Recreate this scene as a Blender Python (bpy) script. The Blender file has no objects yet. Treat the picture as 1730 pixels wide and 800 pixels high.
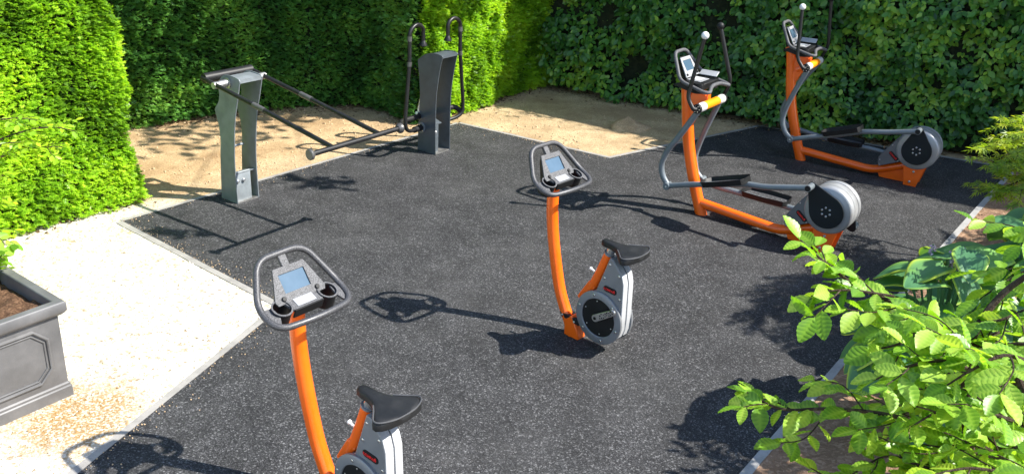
import bpy, bmesh, math, random
import numpy as np
from mathutils import Vector, Matrix

rng = np.random.default_rng(11)
random.seed(11)
R = math.radians
scene = bpy.context.scene
col = scene.collection

# ------------------------------------------------------------------ helpers
class MB:
    """collects shapes of ONE mesh"""
    def __init__(self):
        self.v = []; self.f = []; self.m = []
    def add(self, vs, fs, mi=0):
        n = len(self.v)
        self.v += [tuple(map(float, p)) for p in vs]
        self.f += [[i + n for i in f] for f in fs]
        self.m += [mi] * len(fs)
    def tube(self, path, r, seg=12, closed=False, caps=True, mi=0, squash=None):
        P = [Vector(p) for p in path]; n = len(P)
        rr = [r] * n if not hasattr(r, '__len__') else list(r)
        T = []
        for i in range(n):
            if closed: t = P[(i + 1) % n] - P[i - 1]
            else: t = P[min(i + 1, n - 1)] - P[max(i - 1, 0)]
            T.append(t.normalized())
        up = Vector((0, 0, 1)) if abs(T[0].z) < .9 else Vector((1, 0, 0))
        nrm = (up - T[0] * up.dot(T[0])).normalized()
        vs = []
        for i in range(n):
            nrm = (nrm - T[i] * nrm.dot(T[i])).normalized()
            b = T[i].cross(nrm)
            for k in range(seg):
                a = 2 * math.pi * k / seg
                vs.append(P[i] + (nrm * math.cos(a) + b * math.sin(a)) * rr[i])
        fs = []
        for i in range(n if closed else n - 1):
            j = (i + 1) % n
            for k in range(seg):
                k2 = (k + 1) % seg
                fs.append([i * seg + k, i * seg + k2, j * seg + k2, j * seg + k])
        if caps and not closed:
            fs.append(list(range(seg))[::-1]); fs.append([(n - 1) * seg + k for k in range(seg)])
        self.add(vs, fs, mi)
    def prism(self, poly, lo, hi, axis='x', mi=0):
        """poly in the plane across the axis (x: (y,z), y: (x,z), z: (x,y))"""
        n = len(poly)
        def P(a, b, c):
            return (c, a, b) if axis == 'x' else (a, c, b) if axis == 'y' else (a, b, c)
        vs = [P(a, b, lo) for a, b in poly] + [P(a, b, hi) for a, b in poly]
        fs = [list(range(n))[::-1], list(range(n, 2 * n))]
        for i in range(n):
            j = (i + 1) % n
            fs.append([i, j, n + j, n + i])
        self.add(vs, fs, mi)
    def box(self, a, b, mi=0):
        self.prism([(a[0], a[1]), (b[0], a[1]), (b[0], b[1]), (a[0], b[1])], a[2], b[2], 'z', mi)
    def obox(self, o, ax, ay, az, mi=0):
        """box from a corner and three edge vectors"""
        o, ax, ay, az = (Vector(q) for q in (o, ax, ay, az))
        vs = [o, o + ax, o + ax + ay, o + ay]; vs += [v + az for v in vs]
        self.add(vs, [[3, 2, 1, 0], [4, 5, 6, 7], [0, 1, 5, 4], [1, 2, 6, 5], [2, 3, 7, 6], [3, 0, 4, 7]], mi)
    def lathe(self, c, axis, prof, seg=32, mi=0, caps=True):
        c = Vector(c); a = Vector(axis).normalized()
        u = a.orthogonal().normalized(); w = a.cross(u)
        vs = []; fs = []
        for (r, h) in prof:
            for k in range(seg):
                t = 2 * math.pi * k / seg
                vs.append(c + a * h + (u * math.cos(t) + w * math.sin(t)) * max(r, 1e-4))
        for i in range(len(prof) - 1):
            for k in range(seg):
                k2 = (k + 1) % seg
                fs.append([i * seg + k, i * seg + k2, (i + 1) * seg + k2, (i + 1) * seg + k])
        if caps:
            fs.append(list(range(seg))[::-1]); fs.append([(len(prof) - 1) * seg + k for k in range(seg)])
        self.add(vs, fs, mi)
    def rings(self, rings, mi=0, caps=True):
        n = len(rings[0]); vs = [p for r in rings for p in r]; fs = []
        for i in range(len(rings) - 1):
            for k in range(n):
                k2 = (k + 1) % n
                fs.append([i * n + k, i * n + k2, (i + 1) * n + k2, (i + 1) * n + k])
        if caps: fs += [list(range(n))[::-1], [(len(rings) - 1) * n + k for k in range(n)]]
        self.add(vs, fs, mi)
    def build(self, name, mats, parent=None, bevel=0, sharp=40, seg=2):
        me = bpy.data.meshes.new(name)
        me.from_pydata(self.v, [], self.f)
        bm = bmesh.new(); bm.from_mesh(me)
        bmesh.ops.recalc_face_normals(bm, faces=bm.faces); bm.to_mesh(me); bm.free()
        me.polygons.foreach_set('use_smooth', [True] * len(me.polygons))
        me.set_sharp_from_angle(angle=R(sharp))
        for m in (mats if isinstance(mats, (list, tuple)) else [mats]): me.materials.append(m)
        me.polygons.foreach_set('material_index', self.m)
        o = bpy.data.objects.new(name, me); col.objects.link(o)
        if parent: o.parent = parent
        if bevel:
            b = o.modifiers.new('edge', 'BEVEL'); b.width = bevel; b.segments = seg
            b.limit_method = 'ANGLE'; b.angle_limit = R(40); b.harden_normals = False
        return o

def fillet(pts, r=.04, n=5, closed=False):
    P = [Vector(p) for p in pts]; N = len(P); out = []
    for i in range(N):
        if not closed and i in (0, N - 1): out.append(P[i]); continue
        a, b, c = P[i - 1], P[i], P[(i + 1) % N]
        d1 = (a - b); d2 = (c - b)
        s = min(r, d1.length * .48, d2.length * .48)
        p, q = b + d1.normalized() * s, b + d2.normalized() * s
        for k in range(n + 1):
            t = k / n; out.append(p * (1 - t) ** 2 + b * 2 * t * (1 - t) + q * t * t)
    return out

def spline(pts, n=8, closed=False):
    P = [Vector(p) for p in pts]; N = len(P); out = []
    rngi = range(N) if closed else range(N - 1)
    for i in rngi:
        g = (lambda k: P[k % N]) if closed else (lambda k: P[max(0, min(N - 1, k))])
        p0, p1, p2, p3 = g(i - 1), g(i), g(i + 1), g(i + 2)
        for k in range(n):
            t = k / n
            out.append(.5 * ((2 * p1) + (p2 - p0) * t + (2 * p0 - 5 * p1 + 4 * p2 - p3) * t * t + (3 * p1 - p0 - 3 * p2 + p3) * t ** 3))
    if not closed: out.append(P[-1])
    return out

def tag(o, label=None, cat=None, group=None, kind=None):
    if label: o['label'] = label
    if cat: o['category'] = cat
    if group: o['group'] = group
    if kind: o['kind'] = kind
    return o

def thing(name, label, cat, loc=(0, 0, 0), yaw=0, group=None):
    o = bpy.data.objects.new(name, None); col.objects.link(o)
    o.empty_display_size = .1
    o.location = loc; o.rotation_euler = (0, 0, R(yaw))
    return tag(o, label, cat, group)

def np_mesh(name, V, F, mats, parent=None, tint=None, smooth=False):
    """V (n,3); F (m,k) all faces same size; tint per vertex"""
    me = bpy.data.meshes.new(name)
    V = np.asarray(V, np.float32); F = np.asarray(F, np.int32)
    me.vertices.add(len(V)); me.vertices.foreach_set('co', V.ravel())
    m, k = F.shape
    me.loops.add(m * k); me.loops.foreach_set('vertex_index', F.ravel())
    me.polygons.add(m); me.polygons.foreach_set('loop_start', np.arange(0, m * k, k, dtype=np.int32))
    if smooth: me.polygons.foreach_set('use_smooth', np.ones(m, bool))
    me.update(calc_edges=True)
    if tint is not None:
        a = me.attributes.new('tint', 'FLOAT', 'POINT'); a.data.foreach_set('value', np.asarray(tint, np.float32))
    for mt in (mats if isinstance(mats, (list, tuple)) else [mats]): me.materials.append(mt)
    o = bpy.data.objects.new(name, me); col.objects.link(o)
    if parent: o.parent = parent
    return o

def unit(a): return a / np.maximum(np.linalg.norm(a, axis=-1, keepdims=True), 1e-9)

def scatter(tv, tf, pos, along, normal, size, width=None):
    """copies of a template (x width, y along, z normal) -> V,F"""
    along = unit(along); side = unit(np.cross(along, normal)); nn = np.cross(side, along)
    size = np.broadcast_to(np.asarray(size, float), (len(pos),))
    w = size if width is None else size * width
    tv = np.asarray(tv, float)
    V = (pos[:, None] + side[:, None] * (tv[None, :, 0:1] * w[:, None, None]) + along[:, None] * (tv[None, :, 1:2] * size[:, None, None])
         + nn[:, None] * (tv[None, :, 2:3] * size[:, None, None]))
    F = np.asarray(tf)[None] + (np.arange(len(pos)) * len(tv))[:, None, None]
    return V.reshape(-1, 3), F.reshape(-1, np.asarray(tf).shape[1])

def text_mesh(s, size):
    cu = bpy.data.curves.new('lettering', 'FONT'); cu.body = s; cu.size = size; cu.align_x = 'CENTER'; cu.align_y = 'CENTER'
    cu.extrude = .0008; cu.offset = .0006
    o = bpy.data.objects.new('lettering_source', cu); col.objects.link(o)
    dg = bpy.context.evaluated_depsgraph_get(); dg.update()
    me = bpy.data.meshes.new_from_object(o.evaluated_get(dg))
    v = [tuple(p.co) for p in me.vertices]; f = [list(p.vertices) for p in me.polygons]
    bpy.data.objects.remove(o); bpy.data.curves.remove(cu); bpy.data.meshes.remove(me)
    return v, f

# ------------------------------------------------------------------ materials
def nmat(name):
    m = bpy.data.materials.new(name); m.use_nodes = True
    nt = m.node_tree; b = nt.nodes['Principled BSDF']
    return m, nt, b
def N(nt, t, **kw):
    n = nt.nodes.new(t)
    for k, v in kw.items():
        if k.startswith('i_'):
            key = k[2:].replace('_', ' ')
            n.inputs[int(key) if key.isdigit() else key].default_value = v
        else: setattr(n, k, v)
    return n
def ramp(nt, fac, stops, interp='LINEAR'):
    r = N(nt, 'ShaderNodeValToRGB'); r.color_ramp.interpolation = interp
    e = r.color_ramp.elements
    while len(e) < len(stops): e.new(.5)
    for el, (p, c) in zip(e, stops): el.position = p; el.color = (*c, 1) if len(c) == 3 else c
    nt.links.new(fac, r.inputs[0]); return r.outputs[0]
def mix(nt, fac, a, b, mode='MIX'):
    m = N(nt, 'ShaderNodeMix', data_type='RGBA', blend_type=mode)
    for i, v in ((0, fac), (6, a), (7, b)):
        if hasattr(v, 'node'): nt.links.new(v, m.inputs[i])
        else: m.inputs[i].default_value = v if i == 0 else (*v, 1)
    return m.outputs[2]
def bump(nt, h, strength, dist, b):
    n = N(nt, 'ShaderNodeBump'); n.inputs['Strength'].default_value = strength; n.inputs['Distance'].default_value = dist
    nt.links.new(h, n.inputs['Height']); nt.links.new(n.outputs[0], b.inputs['Normal']); return n
def coords(nt): return N(nt, 'ShaderNodeTexCoord').outputs['Object']
def noise(nt, co, scale, detail=4, rough=.55):
    n = N(nt, 'ShaderNodeTexNoise'); n.inputs['Scale'].default_value = scale; n.inputs['Detail'].default_value = detail; n.inputs['Roughness'].default_value = rough
    nt.links.new(co, n.inputs['Vector']); return n.outputs['Fac']
def voro(nt, co, scale, feature='F1', out='Color'):
    n = N(nt, 'ShaderNodeTexVoronoi', feature=feature); n.inputs['Scale'].default_value = scale
    nt.links.new(co, n.inputs['Vector']); return n.outputs[out]
def math_(nt, op, a, b=0.):
    m = N(nt, 'ShaderNodeMath', operation=op)
    for i, v in enumerate((a, b)):
        if hasattr(v, 'node'): nt.links.new(v, m.inputs[i])
        else: m.inputs[i].default_value = v
    return m.outputs[0]
def sepx(nt, c):
    s = N(nt, 'ShaderNodeSeparateColor'); nt.links.new(c, s.inputs[0]); return s.outputs[0]

def paint(name, c, rough=.4, metal=0., spec=.5, grain=0., gscale=400, coat=0., wear=.06, bstr=.15):
    m, nt, b = nmat(name); co = coords(nt)
    n1 = noise(nt, co, 9, 5); n2 = noise(nt, co, gscale, 2)
    dark = tuple(x * (1 - wear * 2.2) for x in c); lite = tuple(min(1, x * (1 + wear * 1.6) + wear * .02) for x in c)
    base = ramp(nt, n1, [(.3, dark), (.5, c), (.72, lite)])
    if grain:
        g = ramp(nt, n2, [(.42, tuple(x * (1 - grain) for x in c)), (.6, tuple(min(1, x * (1 + grain * 1.6)) for x in c))])
        base = mix(nt, .6, base, g)
    nt.links.new(base, b.inputs['Base Color'])
    rr = ramp(nt, n1, [(.3, (rough * .85,) * 3), (.7, (min(1, rough * 1.2),) * 3)])
    nt.links.new(rr, b.inputs['Roughness'])
    b.inputs['Metallic'].default_value = metal; b.inputs['Specular IOR Level'].default_value = spec
    b.inputs['Coat Weight'].default_value = coat; b.inputs['Coat Roughness'].default_value = .15
    bump(nt, n2, bstr, .0006, b)
    return m

M = {}
M['orange'] = paint('orange_powder_coat', (.97, .14, .002), .34, coat=.4, gscale=700, wear=.03, bstr=.06)
M['grey_tube'] = paint('grey_powder_coat', (.16, .185, .20), .38, metal=.15, gscale=600, wear=.05)
M['plate_green'] = paint('slate_grey_steel', (.19, .212, .222), .42, metal=.1, gscale=500, wear=.09)
M['plate_dark'] = paint('dark_slate_steel', (.082, .098, .110), .42, metal=.1, gscale=500, wear=.08)
M['shroud'] = paint('silver_grey_panel', (.225, .232, .24), .42, metal=.25, gscale=500, wear=.05)
M['shroud_dark'] = paint('charcoal_grey_panel', (.14, .145, .155), .45, metal=.15, gscale=500, wear=.06)
M['pale'] = paint('pale_grey_moulding', (.47, .475, .48), .45, metal=.1, gscale=300, wear=.04)
M['black'] = paint('black_plastic', (.010, .0105, .011), .5, spec=.28, gscale=500, wear=.1)
M['blackpaint'] = paint('black_textured_paint', (.013, .0128, .0125), .42, spec=.4, grain=.5, gscale=260, wear=.2, bstr=.3)
M['crank_black'] = paint('blue_black_plate', (.010, .015, .018), .55, spec=.25, gscale=500, wear=.1)
M['hammer'] = paint('hammered_grey_paint', (.085, .085, .088), .6, spec=.3, grain=.6, gscale=210, wear=.04, bstr=.5)
M['hammer_dark'] = paint('hammered_dark_tube', (.055, .055, .058), .45, metal=.2, grain=.7, gscale=260, wear=.04, bstr=.5)
M['steel'] = paint('bright_steel', (.62, .62, .61), .28, metal=.9, gscale=300, wear=.08)
M['galv'] = paint('worn_bright_steel', (.45, .44, .42), .4, metal=.8, gscale=200, wear=.2)
M['drum'] = paint('spun_silver_drum', (.36, .37, .38), .45, metal=.4, gscale=500, wear=.04)
M['white'] = paint('white_ball_plastic', (.75, .75, .73), .3, coat=.3, wear=.02)
M['rubber_seat'] = paint('black_saddle_rubber', (.012, .0125, .013), .52, spec=.35, gscale=900, wear=.15, bstr=.25)
M['rim_sheen'] = paint('worn_saddle_sheen', (.06, .06, .062), .4, gscale=900, wear=.1)  # paler than the saddle, the worn edge's sheen put into the colour
M['rollgrey'] = paint('pale_grip_end', (.50, .49, .47), .5, wear=.06)
M['rollor'] = paint('amber_grip_sleeve', (.95, .30, .008), .35, wear=.04)
M['red'] = paint('red_lettering', (.75, .02, .02), .4, wear=.01)
M['label'] = paint('silver_label', (.36, .365, .375), .35, metal=.2, wear=.04)
M['collar'] = paint('worn_collar', (.12, .115, .11), .4, metal=.5, grain=.4, wear=.3)
M['trayface'] = paint('pedal_grip_face', (.06, .06, .062), .5, grain=.7, gscale=160, wear=.2, bstr=.5)

def screen_mat():
    m, nt, b = nmat('lcd_glass'); co = coords(nt)
    n = noise(nt, co, 14, 3)
    nt.links.new(ramp(nt, n, [(.3, (.055, .10, .145)), (.7, (.07, .12, .17))]), b.inputs['Base Color'])
    b.inputs['Roughness'].default_value = .08; b.inputs['Coat Weight'].default_value = .5
    return m
M['screen'] = screen_mat()

def rubber_mat():
    m, nt, b = nmat('rubber_crumb'); co = coords(nt)
    v1 = sepx(nt, voro(nt, co, 118)); v2 = sepx(nt, voro(nt, co, 240)); big = noise(nt, co, 1.1, 5, .6); mid = noise(nt, co, 9, 4, .6)
    c1 = ramp(nt, v1, [(0, (.010, .0102, .0105)), (.42, (.0195, .0196, .0202)), (.70, (.042, .042, .0434)), (.90, (.088, .088, .09)), (.985, (.25, .25, .25))])
    c2 = ramp(nt, v2, [(0, (.015, .0152, .0155)), (.6, (.033, .033, .0342)), (.93, (.084, .084, .086)), (1, (.23, .23, .23))])
    c = mix(nt, .5, c1, c2)
    dust = ramp(nt, math_(nt, 'MULTIPLY', ramp(nt, big, [(.42, (0,) * 3), (.78, (1,) * 3)]), ramp(nt, mid, [(.35, (.2,) * 3), (.7, (1,) * 3)])), [(0, (0,) * 3), (1, (.5,) * 3)])
    c = mix(nt, dust, c, (.090, .088, .085))
    g = ramp(nt, noise(nt, co, 3.2, 6, .68), [(.28, (.68,) * 3), (.72, (1.32,) * 3)])
    c = mix(nt, 1., c, g, 'MULTIPLY')
    nt.links.new(c, b.inputs['Base Color'])
    b.inputs['Roughness'].default_value = .7; b.inputs['Specular IOR Level'].default_value = .2
    h = math_(nt, 'ADD', math_(nt, 'MULTIPLY', v1, .6), v2)
    bump(nt, h, .55, .006, b)
    return m
M['rubber'] = rubber_mat()

def ground_mat():
    """one ground sheet: pale gravel at the front left, sandy ground towards the hedges"""
    m, nt, b = nmat('gravel_and_sand'); co = coords(nt)
    st = sepx(nt, voro(nt, co, 46)); fine = sepx(nt, voro(nt, co, 140)); big = noise(nt, co, .9, 5, .62); mid = noise(nt, co, 5, 5, .65); hi = noise(nt, co, 60, 4, .7)
    grav = ramp(nt, st, [(0, (.15, .09, .035)), (.11, (.36, .27, .14)), (.20, (.60, .54, .42)), (.5, (.68, .63, .52)), (1, (.80, .77, .70))])
    gf = ramp(nt, fine, [(0, (.20, .13, .06)), (.13, (.48, .40, .27)), (.26, (.68, .62, .51)), (1, (.80, .76, .67))])
    grav = mix(nt, .42, grav, gf)
    # yellow-brown sandy patches in the gravel
    patch = math_(nt, 'MULTIPLY', ramp(nt, big, [(.50, (0,) * 3), (.70, (1,) * 3)]), ramp(nt, mid, [(.38, (.1,) * 3), (.62, (1,) * 3)]))
    grav = mix(nt, math_(nt, 'MULTIPLY', patch, .75), grav, (.50, .33, .13))
    # worn yellow patch beside the planter
    vd = N(nt, 'ShaderNodeVectorMath', operation='DISTANCE'); nt.links.new(co, vd.inputs[0]); vd.inputs[1].default_value = (-2.47, 4.42, 0)
    near = ramp(nt, math_(nt, 'ADD', vd.outputs['Value'], math_(nt, 'MULTIPLY', mid, .5)), [(.45, (1,) * 3), (.8, (0,) * 3)])
    spot = ramp(nt, hi, [(.40, (0,) * 3), (.55, (1,) * 3)])
    grav = mix(nt, math_(nt, 'MULTIPLY', math_(nt, 'MULTIPLY', near, spot), .95), grav, (.33, .185, .05))
    sand = ramp(nt, mid, [(.25, (.38, .27, .14)), (.5, (.55, .405, .225)), (.75, (.66, .50, .30))])
    sand = mix(nt, .5, sand, ramp(nt, fine, [(0, (.15, .09, .04)), (.22, (.46, .33, .18)), (.5, (.60, .46, .28)), (1, (.78, .64, .44))]))
    sand = mix(nt, math_(nt, 'MULTIPLY', ramp(nt, hi, [(.5, (0,) * 3), (.66, (1,) * 3)]), .55), sand, (.20, .13, .07))
    sand = mix(nt, ramp(nt, noise(nt, co, 1.7, 6, .7), [(.40, (0,) * 3), (.64, (.75,) * 3)]), sand, (.30, .20, .105))
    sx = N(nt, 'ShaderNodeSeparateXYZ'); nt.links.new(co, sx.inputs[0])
    # even shade beyond the left machines, put in as a browner tint
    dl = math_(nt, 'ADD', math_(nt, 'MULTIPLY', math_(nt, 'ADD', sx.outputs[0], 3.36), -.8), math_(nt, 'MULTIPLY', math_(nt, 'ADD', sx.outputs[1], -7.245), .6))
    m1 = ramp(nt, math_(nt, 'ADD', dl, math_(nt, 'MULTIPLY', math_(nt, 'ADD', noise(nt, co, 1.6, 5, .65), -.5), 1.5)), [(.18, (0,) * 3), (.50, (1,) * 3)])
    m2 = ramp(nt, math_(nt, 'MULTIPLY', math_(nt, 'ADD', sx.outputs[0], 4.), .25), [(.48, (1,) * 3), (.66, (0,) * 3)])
    shade_tint = mix(nt, 1., sand, (.98, .93, .87), 'MULTIPLY')
    sand = mix(nt, math_(nt, 'MULTIPLY', m1, m2), sand, shade_tint)
    # gravel where the ground lies in front of the yew corner
    s = math_(nt, 'ADD', math_(nt, 'ADD', math_(nt, 'MULTIPLY', sx.outputs[1], .72), math_(nt, 'MULTIPLY', sx.outputs[0], -.0)), math_(nt, 'MULTIPLY', mid, .55))
    f = ramp(nt, math_(nt, 'MULTIPLY', s, .1), [(.555, (0,) * 3), (.60, (1,) * 3)])
    c = mix(nt, f, grav, sand)
    nt.links.new(c, b.inputs['Base Color']); b.inputs['Roughness'].default_value = .9; b.inputs['Specular IOR Level'].default_value = .2
    h = math_(nt, 'ADD', math_(nt, 'ADD', st, math_(nt, 'MULTIPLY', hi, .8)), math_(nt, 'MULTIPLY', mid, 1.5))
    bump(nt, h, .8, .02, b)
    return m
M['ground'] = ground_mat()

def soil_mat(name, a, bb, cc, sc=1.):
    m, nt, b = nmat(name); co = coords(nt)
    n = noise(nt, co, 7 * sc, 6, .7); v = sepx(nt, voro(nt, co, 55 * sc)); hi = noise(nt, co, 70 * sc, 3, .7)
    c = ramp(nt, n, [(.25, a), (.5, bb), (.78, cc)])
    c = mix(nt, .4, c, ramp(nt, v, [(0, a), (.6, bb), (1, tuple(min(1, x * 1.5) for x in cc))]))
    nt.links.new(c, b.inputs['Base Color']); b.inputs['Roughness'].default_value = .95; b.inputs['Specular IOR Level'].default_value = .15
    bump(nt, math_(nt, 'ADD', math_(nt, 'ADD', v, hi), n), .8, .015, b)
    return m
M['bed'] = soil_mat('planting_bed_soil', (.18, .105, .064), (.30, .185, .115), (.42, .28, .19))
M['compost'] = soil_mat('dark_compost', (.045, .024, .014), (.11, .06, .034), (.22, .13, .075), 1.4)

def kerb_mat(name, c):
    m, nt, b = nmat(name); co = coords(nt)
    n = noise(nt, co, 6, 5, .65); hi = noise(nt, co, 90, 3, .7)
    cc = ramp(nt, n, [(.3, tuple(x * .72 for x in c)), (.55, c), (.8, tuple(min(1, x * 1.15) for x in c))])
    cc = mix(nt, math_(nt, 'MULTIPLY', ramp(nt, hi, [(.5, (0,) * 3), (.7, (1,) * 3)]), .4), cc, tuple(x * .55 for x in c))
    nt.links.new(cc, b.inputs['Base Color']); b.inputs['Roughness'].default_value = .85
    bump(nt, hi, .4, .004, b); return m
M['kerb'] = kerb_mat('pale_edging', (.30, .285, .26))
M['kerb_grey'] = kerb_mat('grey_edging', (.33, .325, .315))

def lead_mat():
    m, nt, b = nmat('lead_grey_planter'); co = coords(nt)
    n = noise(nt, co, 3.5, 6, .62); hi = noise(nt, co, 120, 3)
    c = ramp(nt, n, [(.25, (.085, .084, .084)), (.5, (.132, .130, .130)), (.78, (.20, .197, .196))])
    nt.links.new(c, b.inputs['Base Color']); b.inputs['Roughness'].default_value = .5; b.inputs['Metallic'].default_value = .15
    bump(nt, hi, .25, .002, b); return m
M['lead'] = lead_mat()

def leaf_mat(name, lo, midc, hi, trans=.35, rough=.42, tmul=1.6, spec=.5):
    m, nt, b = nmat(name)
    at = N(nt, 'ShaderNodeAttribute', attribute_name='tint')
    c = ramp(nt, at.outputs['Fac'], [(0, lo), (.5, midc), (1, hi)])
    nt.links.new(c, b.inputs['Base Color']); b.inputs['Roughness'].default_value = rough; b.inputs['Specular IOR Level'].default_value = spec
    tr = N(nt, 'ShaderNodeBsdfTranslucent')
    tc = mix(nt, 1., c, (tmul * 1.05, tmul, tmul * .35), 'MULTIPLY'); nt.links.new(tc, tr.inputs[0])
    ms = N(nt, 'ShaderNodeMixShader'); ms.inputs[0].default_value = trans
    nt.links.new(b.outputs[0], ms.inputs[1]); nt.links.new(tr.outputs[0], ms.inputs[2])
    nt.links.new(ms.outputs[0], nt.nodes['Material Output'].inputs[0])
    return m
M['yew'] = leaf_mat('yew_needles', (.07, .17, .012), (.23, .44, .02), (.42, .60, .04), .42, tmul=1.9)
M['yew_shaded'] = leaf_mat('shaded_yew_needles', (.05, .155, .03), (.13, .33, .055), (.28, .50, .08), .32)  # darker copy of the yew needles, hedge shade put into the colour
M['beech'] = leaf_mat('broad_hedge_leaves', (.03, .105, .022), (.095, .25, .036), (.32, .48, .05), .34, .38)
M['horn'] = leaf_mat('fresh_hornbeam_leaves', (.085, .21, .014), (.18, .36, .026), (.36, .53, .075), .42, .38, 1.7)
M['hosta'] = leaf_mat('ribbed_hosta_leaves', (.08, .22, .09), (.17, .35, .075), (.54, .64, .05), .28, .36, 1.4)
M['golden'] = leaf_mat('golden_green_leaves', (.17, .35, .014), (.27, .46, .02), (.40, .54, .03), .42, .45)
M['maple'] = leaf_mat('cut_leaf_maple', (.13, .24, .02), (.25, .38, .03), (.42, .48, .05), .45)
M['tree'] = leaf_mat('tree_leaves', (.03, .07, .012), (.05, .11, .016), (.08, .16, .02), .3)
M['petal'] = leaf_mat('lilac_petals', (.38, .29, .40), (.52, .43, .53), (.66, .60, .65), .25, .5, 1.)
M['bark'] = soil_mat('brown_bark', (.025, .017, .012), (.06, .042, .03), (.11, .085, .06), 1.5)
M['inner'] = soil_mat('hedge_core_shade', (.006, .009, .005), (.012, .018, .009), (.025, .03, .015), .4)  # hedge core, interior shade put into the colour
M['litter'] = leaf_mat('fallen_brown_leaves', (.06, .03, .015), (.15, .085, .04), (.30, .19, .09), .1, .7, 1.)
M['stone'] = kerb_mat('sandy_stone', (.50, .36, .21))

# ------------------------------------------------------------------ camera (solved from the machines in the photograph)
cam_f, cam_p, cam_r, cam_h = 1553.26, R(23.61), R(2.773), 3.196
fw = np.array([0, math.cos(cam_p), -math.sin(cam_p)]); rt = np.array([1., 0, 0]); up = np.cross(rt, fw)
cr, sr = math.cos(cam_r), math.sin(cam_r)
cx, cy, cz = cr * rt + sr * up, -sr * rt + cr * up, -fw
cd = bpy.data.cameras.new('camera'); cam = bpy.data.objects.new('camera', cd); col.objects.link(cam)
cam.matrix_world = Matrix(((cx[0], cy[0], cz[0], 0), (cx[1], cy[1], cz[1], 0), (cx[2], cy[2], cz[2], cam_h), (0, 0, 0, 1)))
cd.sensor_fit = 'HORIZONTAL'; cd.sensor_width = 36; cd.lens = cam_f * 36 / 1730; cd.clip_end = 2000; cd.clip_start = .05
scene.camera = cam

# ------------------------------------------------------------------ light
SUN_AZ, SUN_EL = R(352), R(47)          # direction the light comes FROM, angle from +x
w = bpy.data.worlds.new('World'); scene.world = w; w.use_nodes = True
sky = w.node_tree.nodes.new('ShaderNodeTexSky'); sky.sky_type = 'NISHITA'; sky.sun_disc = False
sky.sun_elevation = SUN_EL; sky.sun_rotation = math.pi / 2 - SUN_AZ
sky.air_density = 1.0; sky.dust_density = .6; sky.ozone_density = 1.
bg = w.node_tree.nodes['Background']; bg.inputs[1].default_value = .145
w.node_tree.links.new(sky.outputs[0], bg.inputs[0])
sl = bpy.data.lights.new('sun', 'SUN'); sl.energy = 4.8; sl.angle = R(.53); sl.color = (1, .955, .88)
so = bpy.data.objects.new('sun', sl); col.objects.link(so)
sd = Vector((math.cos(SUN_AZ) * math.cos(SUN_EL), math.sin(SUN_AZ) * math.cos(SUN_EL), math.sin(SUN_EL)))
so.rotation_euler = sd.to_track_quat('Z', 'Y').to_euler(); so.location = (8, -2, 10)
scene.view_settings.view_transform = 'Standard'; scene.view_settings.look = 'None'
scene.view_settings.gamma = 1; scene.view_settings.use_curve_mapping = False
scene.view_settings.exposure = 1.15
scene.cycles.max_bounces = 6; scene.cycles.diffuse_bounces = 3; scene.cycles.transmission_bounces = 4; scene.cycles.transparent_max_bounces = 4
scene.cycles.use_denoising = True
try: scene.cycles.denoiser = 'OPENIMAGEDENOISE'
except Exception: pass

# ------------------------------------------------------------------ ground, pad, edging
A0, AB, CD, DE, EF, FG = (-3.36, 7.245), (-1.627, 5.881), (-.706, 10.63), (1.027, 9.59), (3.034, 11.133), (5.582, 9.902)
G1, G2 = (2.715, 6.07), (1.335, 4.19)
gd = ((G2[0] - G1[0]), (G2[1] - G1[1])); G3 = (G2[0] + gd[0] * 1.5, G2[1] + gd[1] * 1.5)
bd = (-2.238 - AB[0], 3.91 - AB[1]); B3 = (AB[0] + bd[0] * 2.1, AB[1] + bd[1] * 2.1)
PAD = [A0, CD, DE, EF, FG, G1, G2, G3, B3, AB]

def sheet_grid(name, x0, x1, y0, y1, n, fz, mat):
    xs = np.linspace(x0, x1, n); ys = np.linspace(y0, y1, n)
    X, Y = np.meshgrid(xs, ys, indexing='ij'); Z = fz(X, Y)
    V = np.stack([X, Y, Z], -1).reshape(-1, 3)
    i = np.arange(n * n).reshape(n, n)
    F = np.stack([i[:-1, :-1], i[1:, :-1], i[1:, 1:], i[:-1, 1:]], -1).reshape(-1, 4)
    return np_mesh(name, V, F, mat, smooth=True)

def vnoise(x, y, s, seed=0):
    """smooth value noise"""
    x = np.asarray(x) / s; y = np.asarray(y) / s
    def h(i, j): 
        v = np.sin(i * 127.1 + j * 311.7 + seed * 74.7) * 43758.5453; return v - np.floor(v)
    i = np.floor(x); j = np.floor(y); u = x - i; v = y - j
    u = u * u * (3 - 2 * u); v = v * v * (3 - 2 * v)
    return (h(i, j) * (1 - u) + h(i + 1, j) * u) * (1 - v) + (h(i, j + 1) * (1 - u) + h(i + 1, j + 1) * u) * v

m = MB(); m.add([(-120, -60, -.035), (120, -60, -.035), (120, 200, -.035), (-120, 200, -.035)], [[0, 1, 2, 3]])
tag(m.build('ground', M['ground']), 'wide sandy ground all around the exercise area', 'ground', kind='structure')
# finer surface near the machines, with small hollows
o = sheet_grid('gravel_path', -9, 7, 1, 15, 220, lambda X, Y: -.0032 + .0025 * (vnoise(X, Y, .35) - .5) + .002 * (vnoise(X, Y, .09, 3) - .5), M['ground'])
tag(o, 'pale gravel and bare sand between the hedges and the black surface', 'gravel', kind='structure')
m = MB(); m.prism(PAD, -.06, 0., 'z')
tag(m.build('rubber_surface', M['rubber']), 'black rubber crumb surface under the exercise machines', 'surface', kind='structure')

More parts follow.
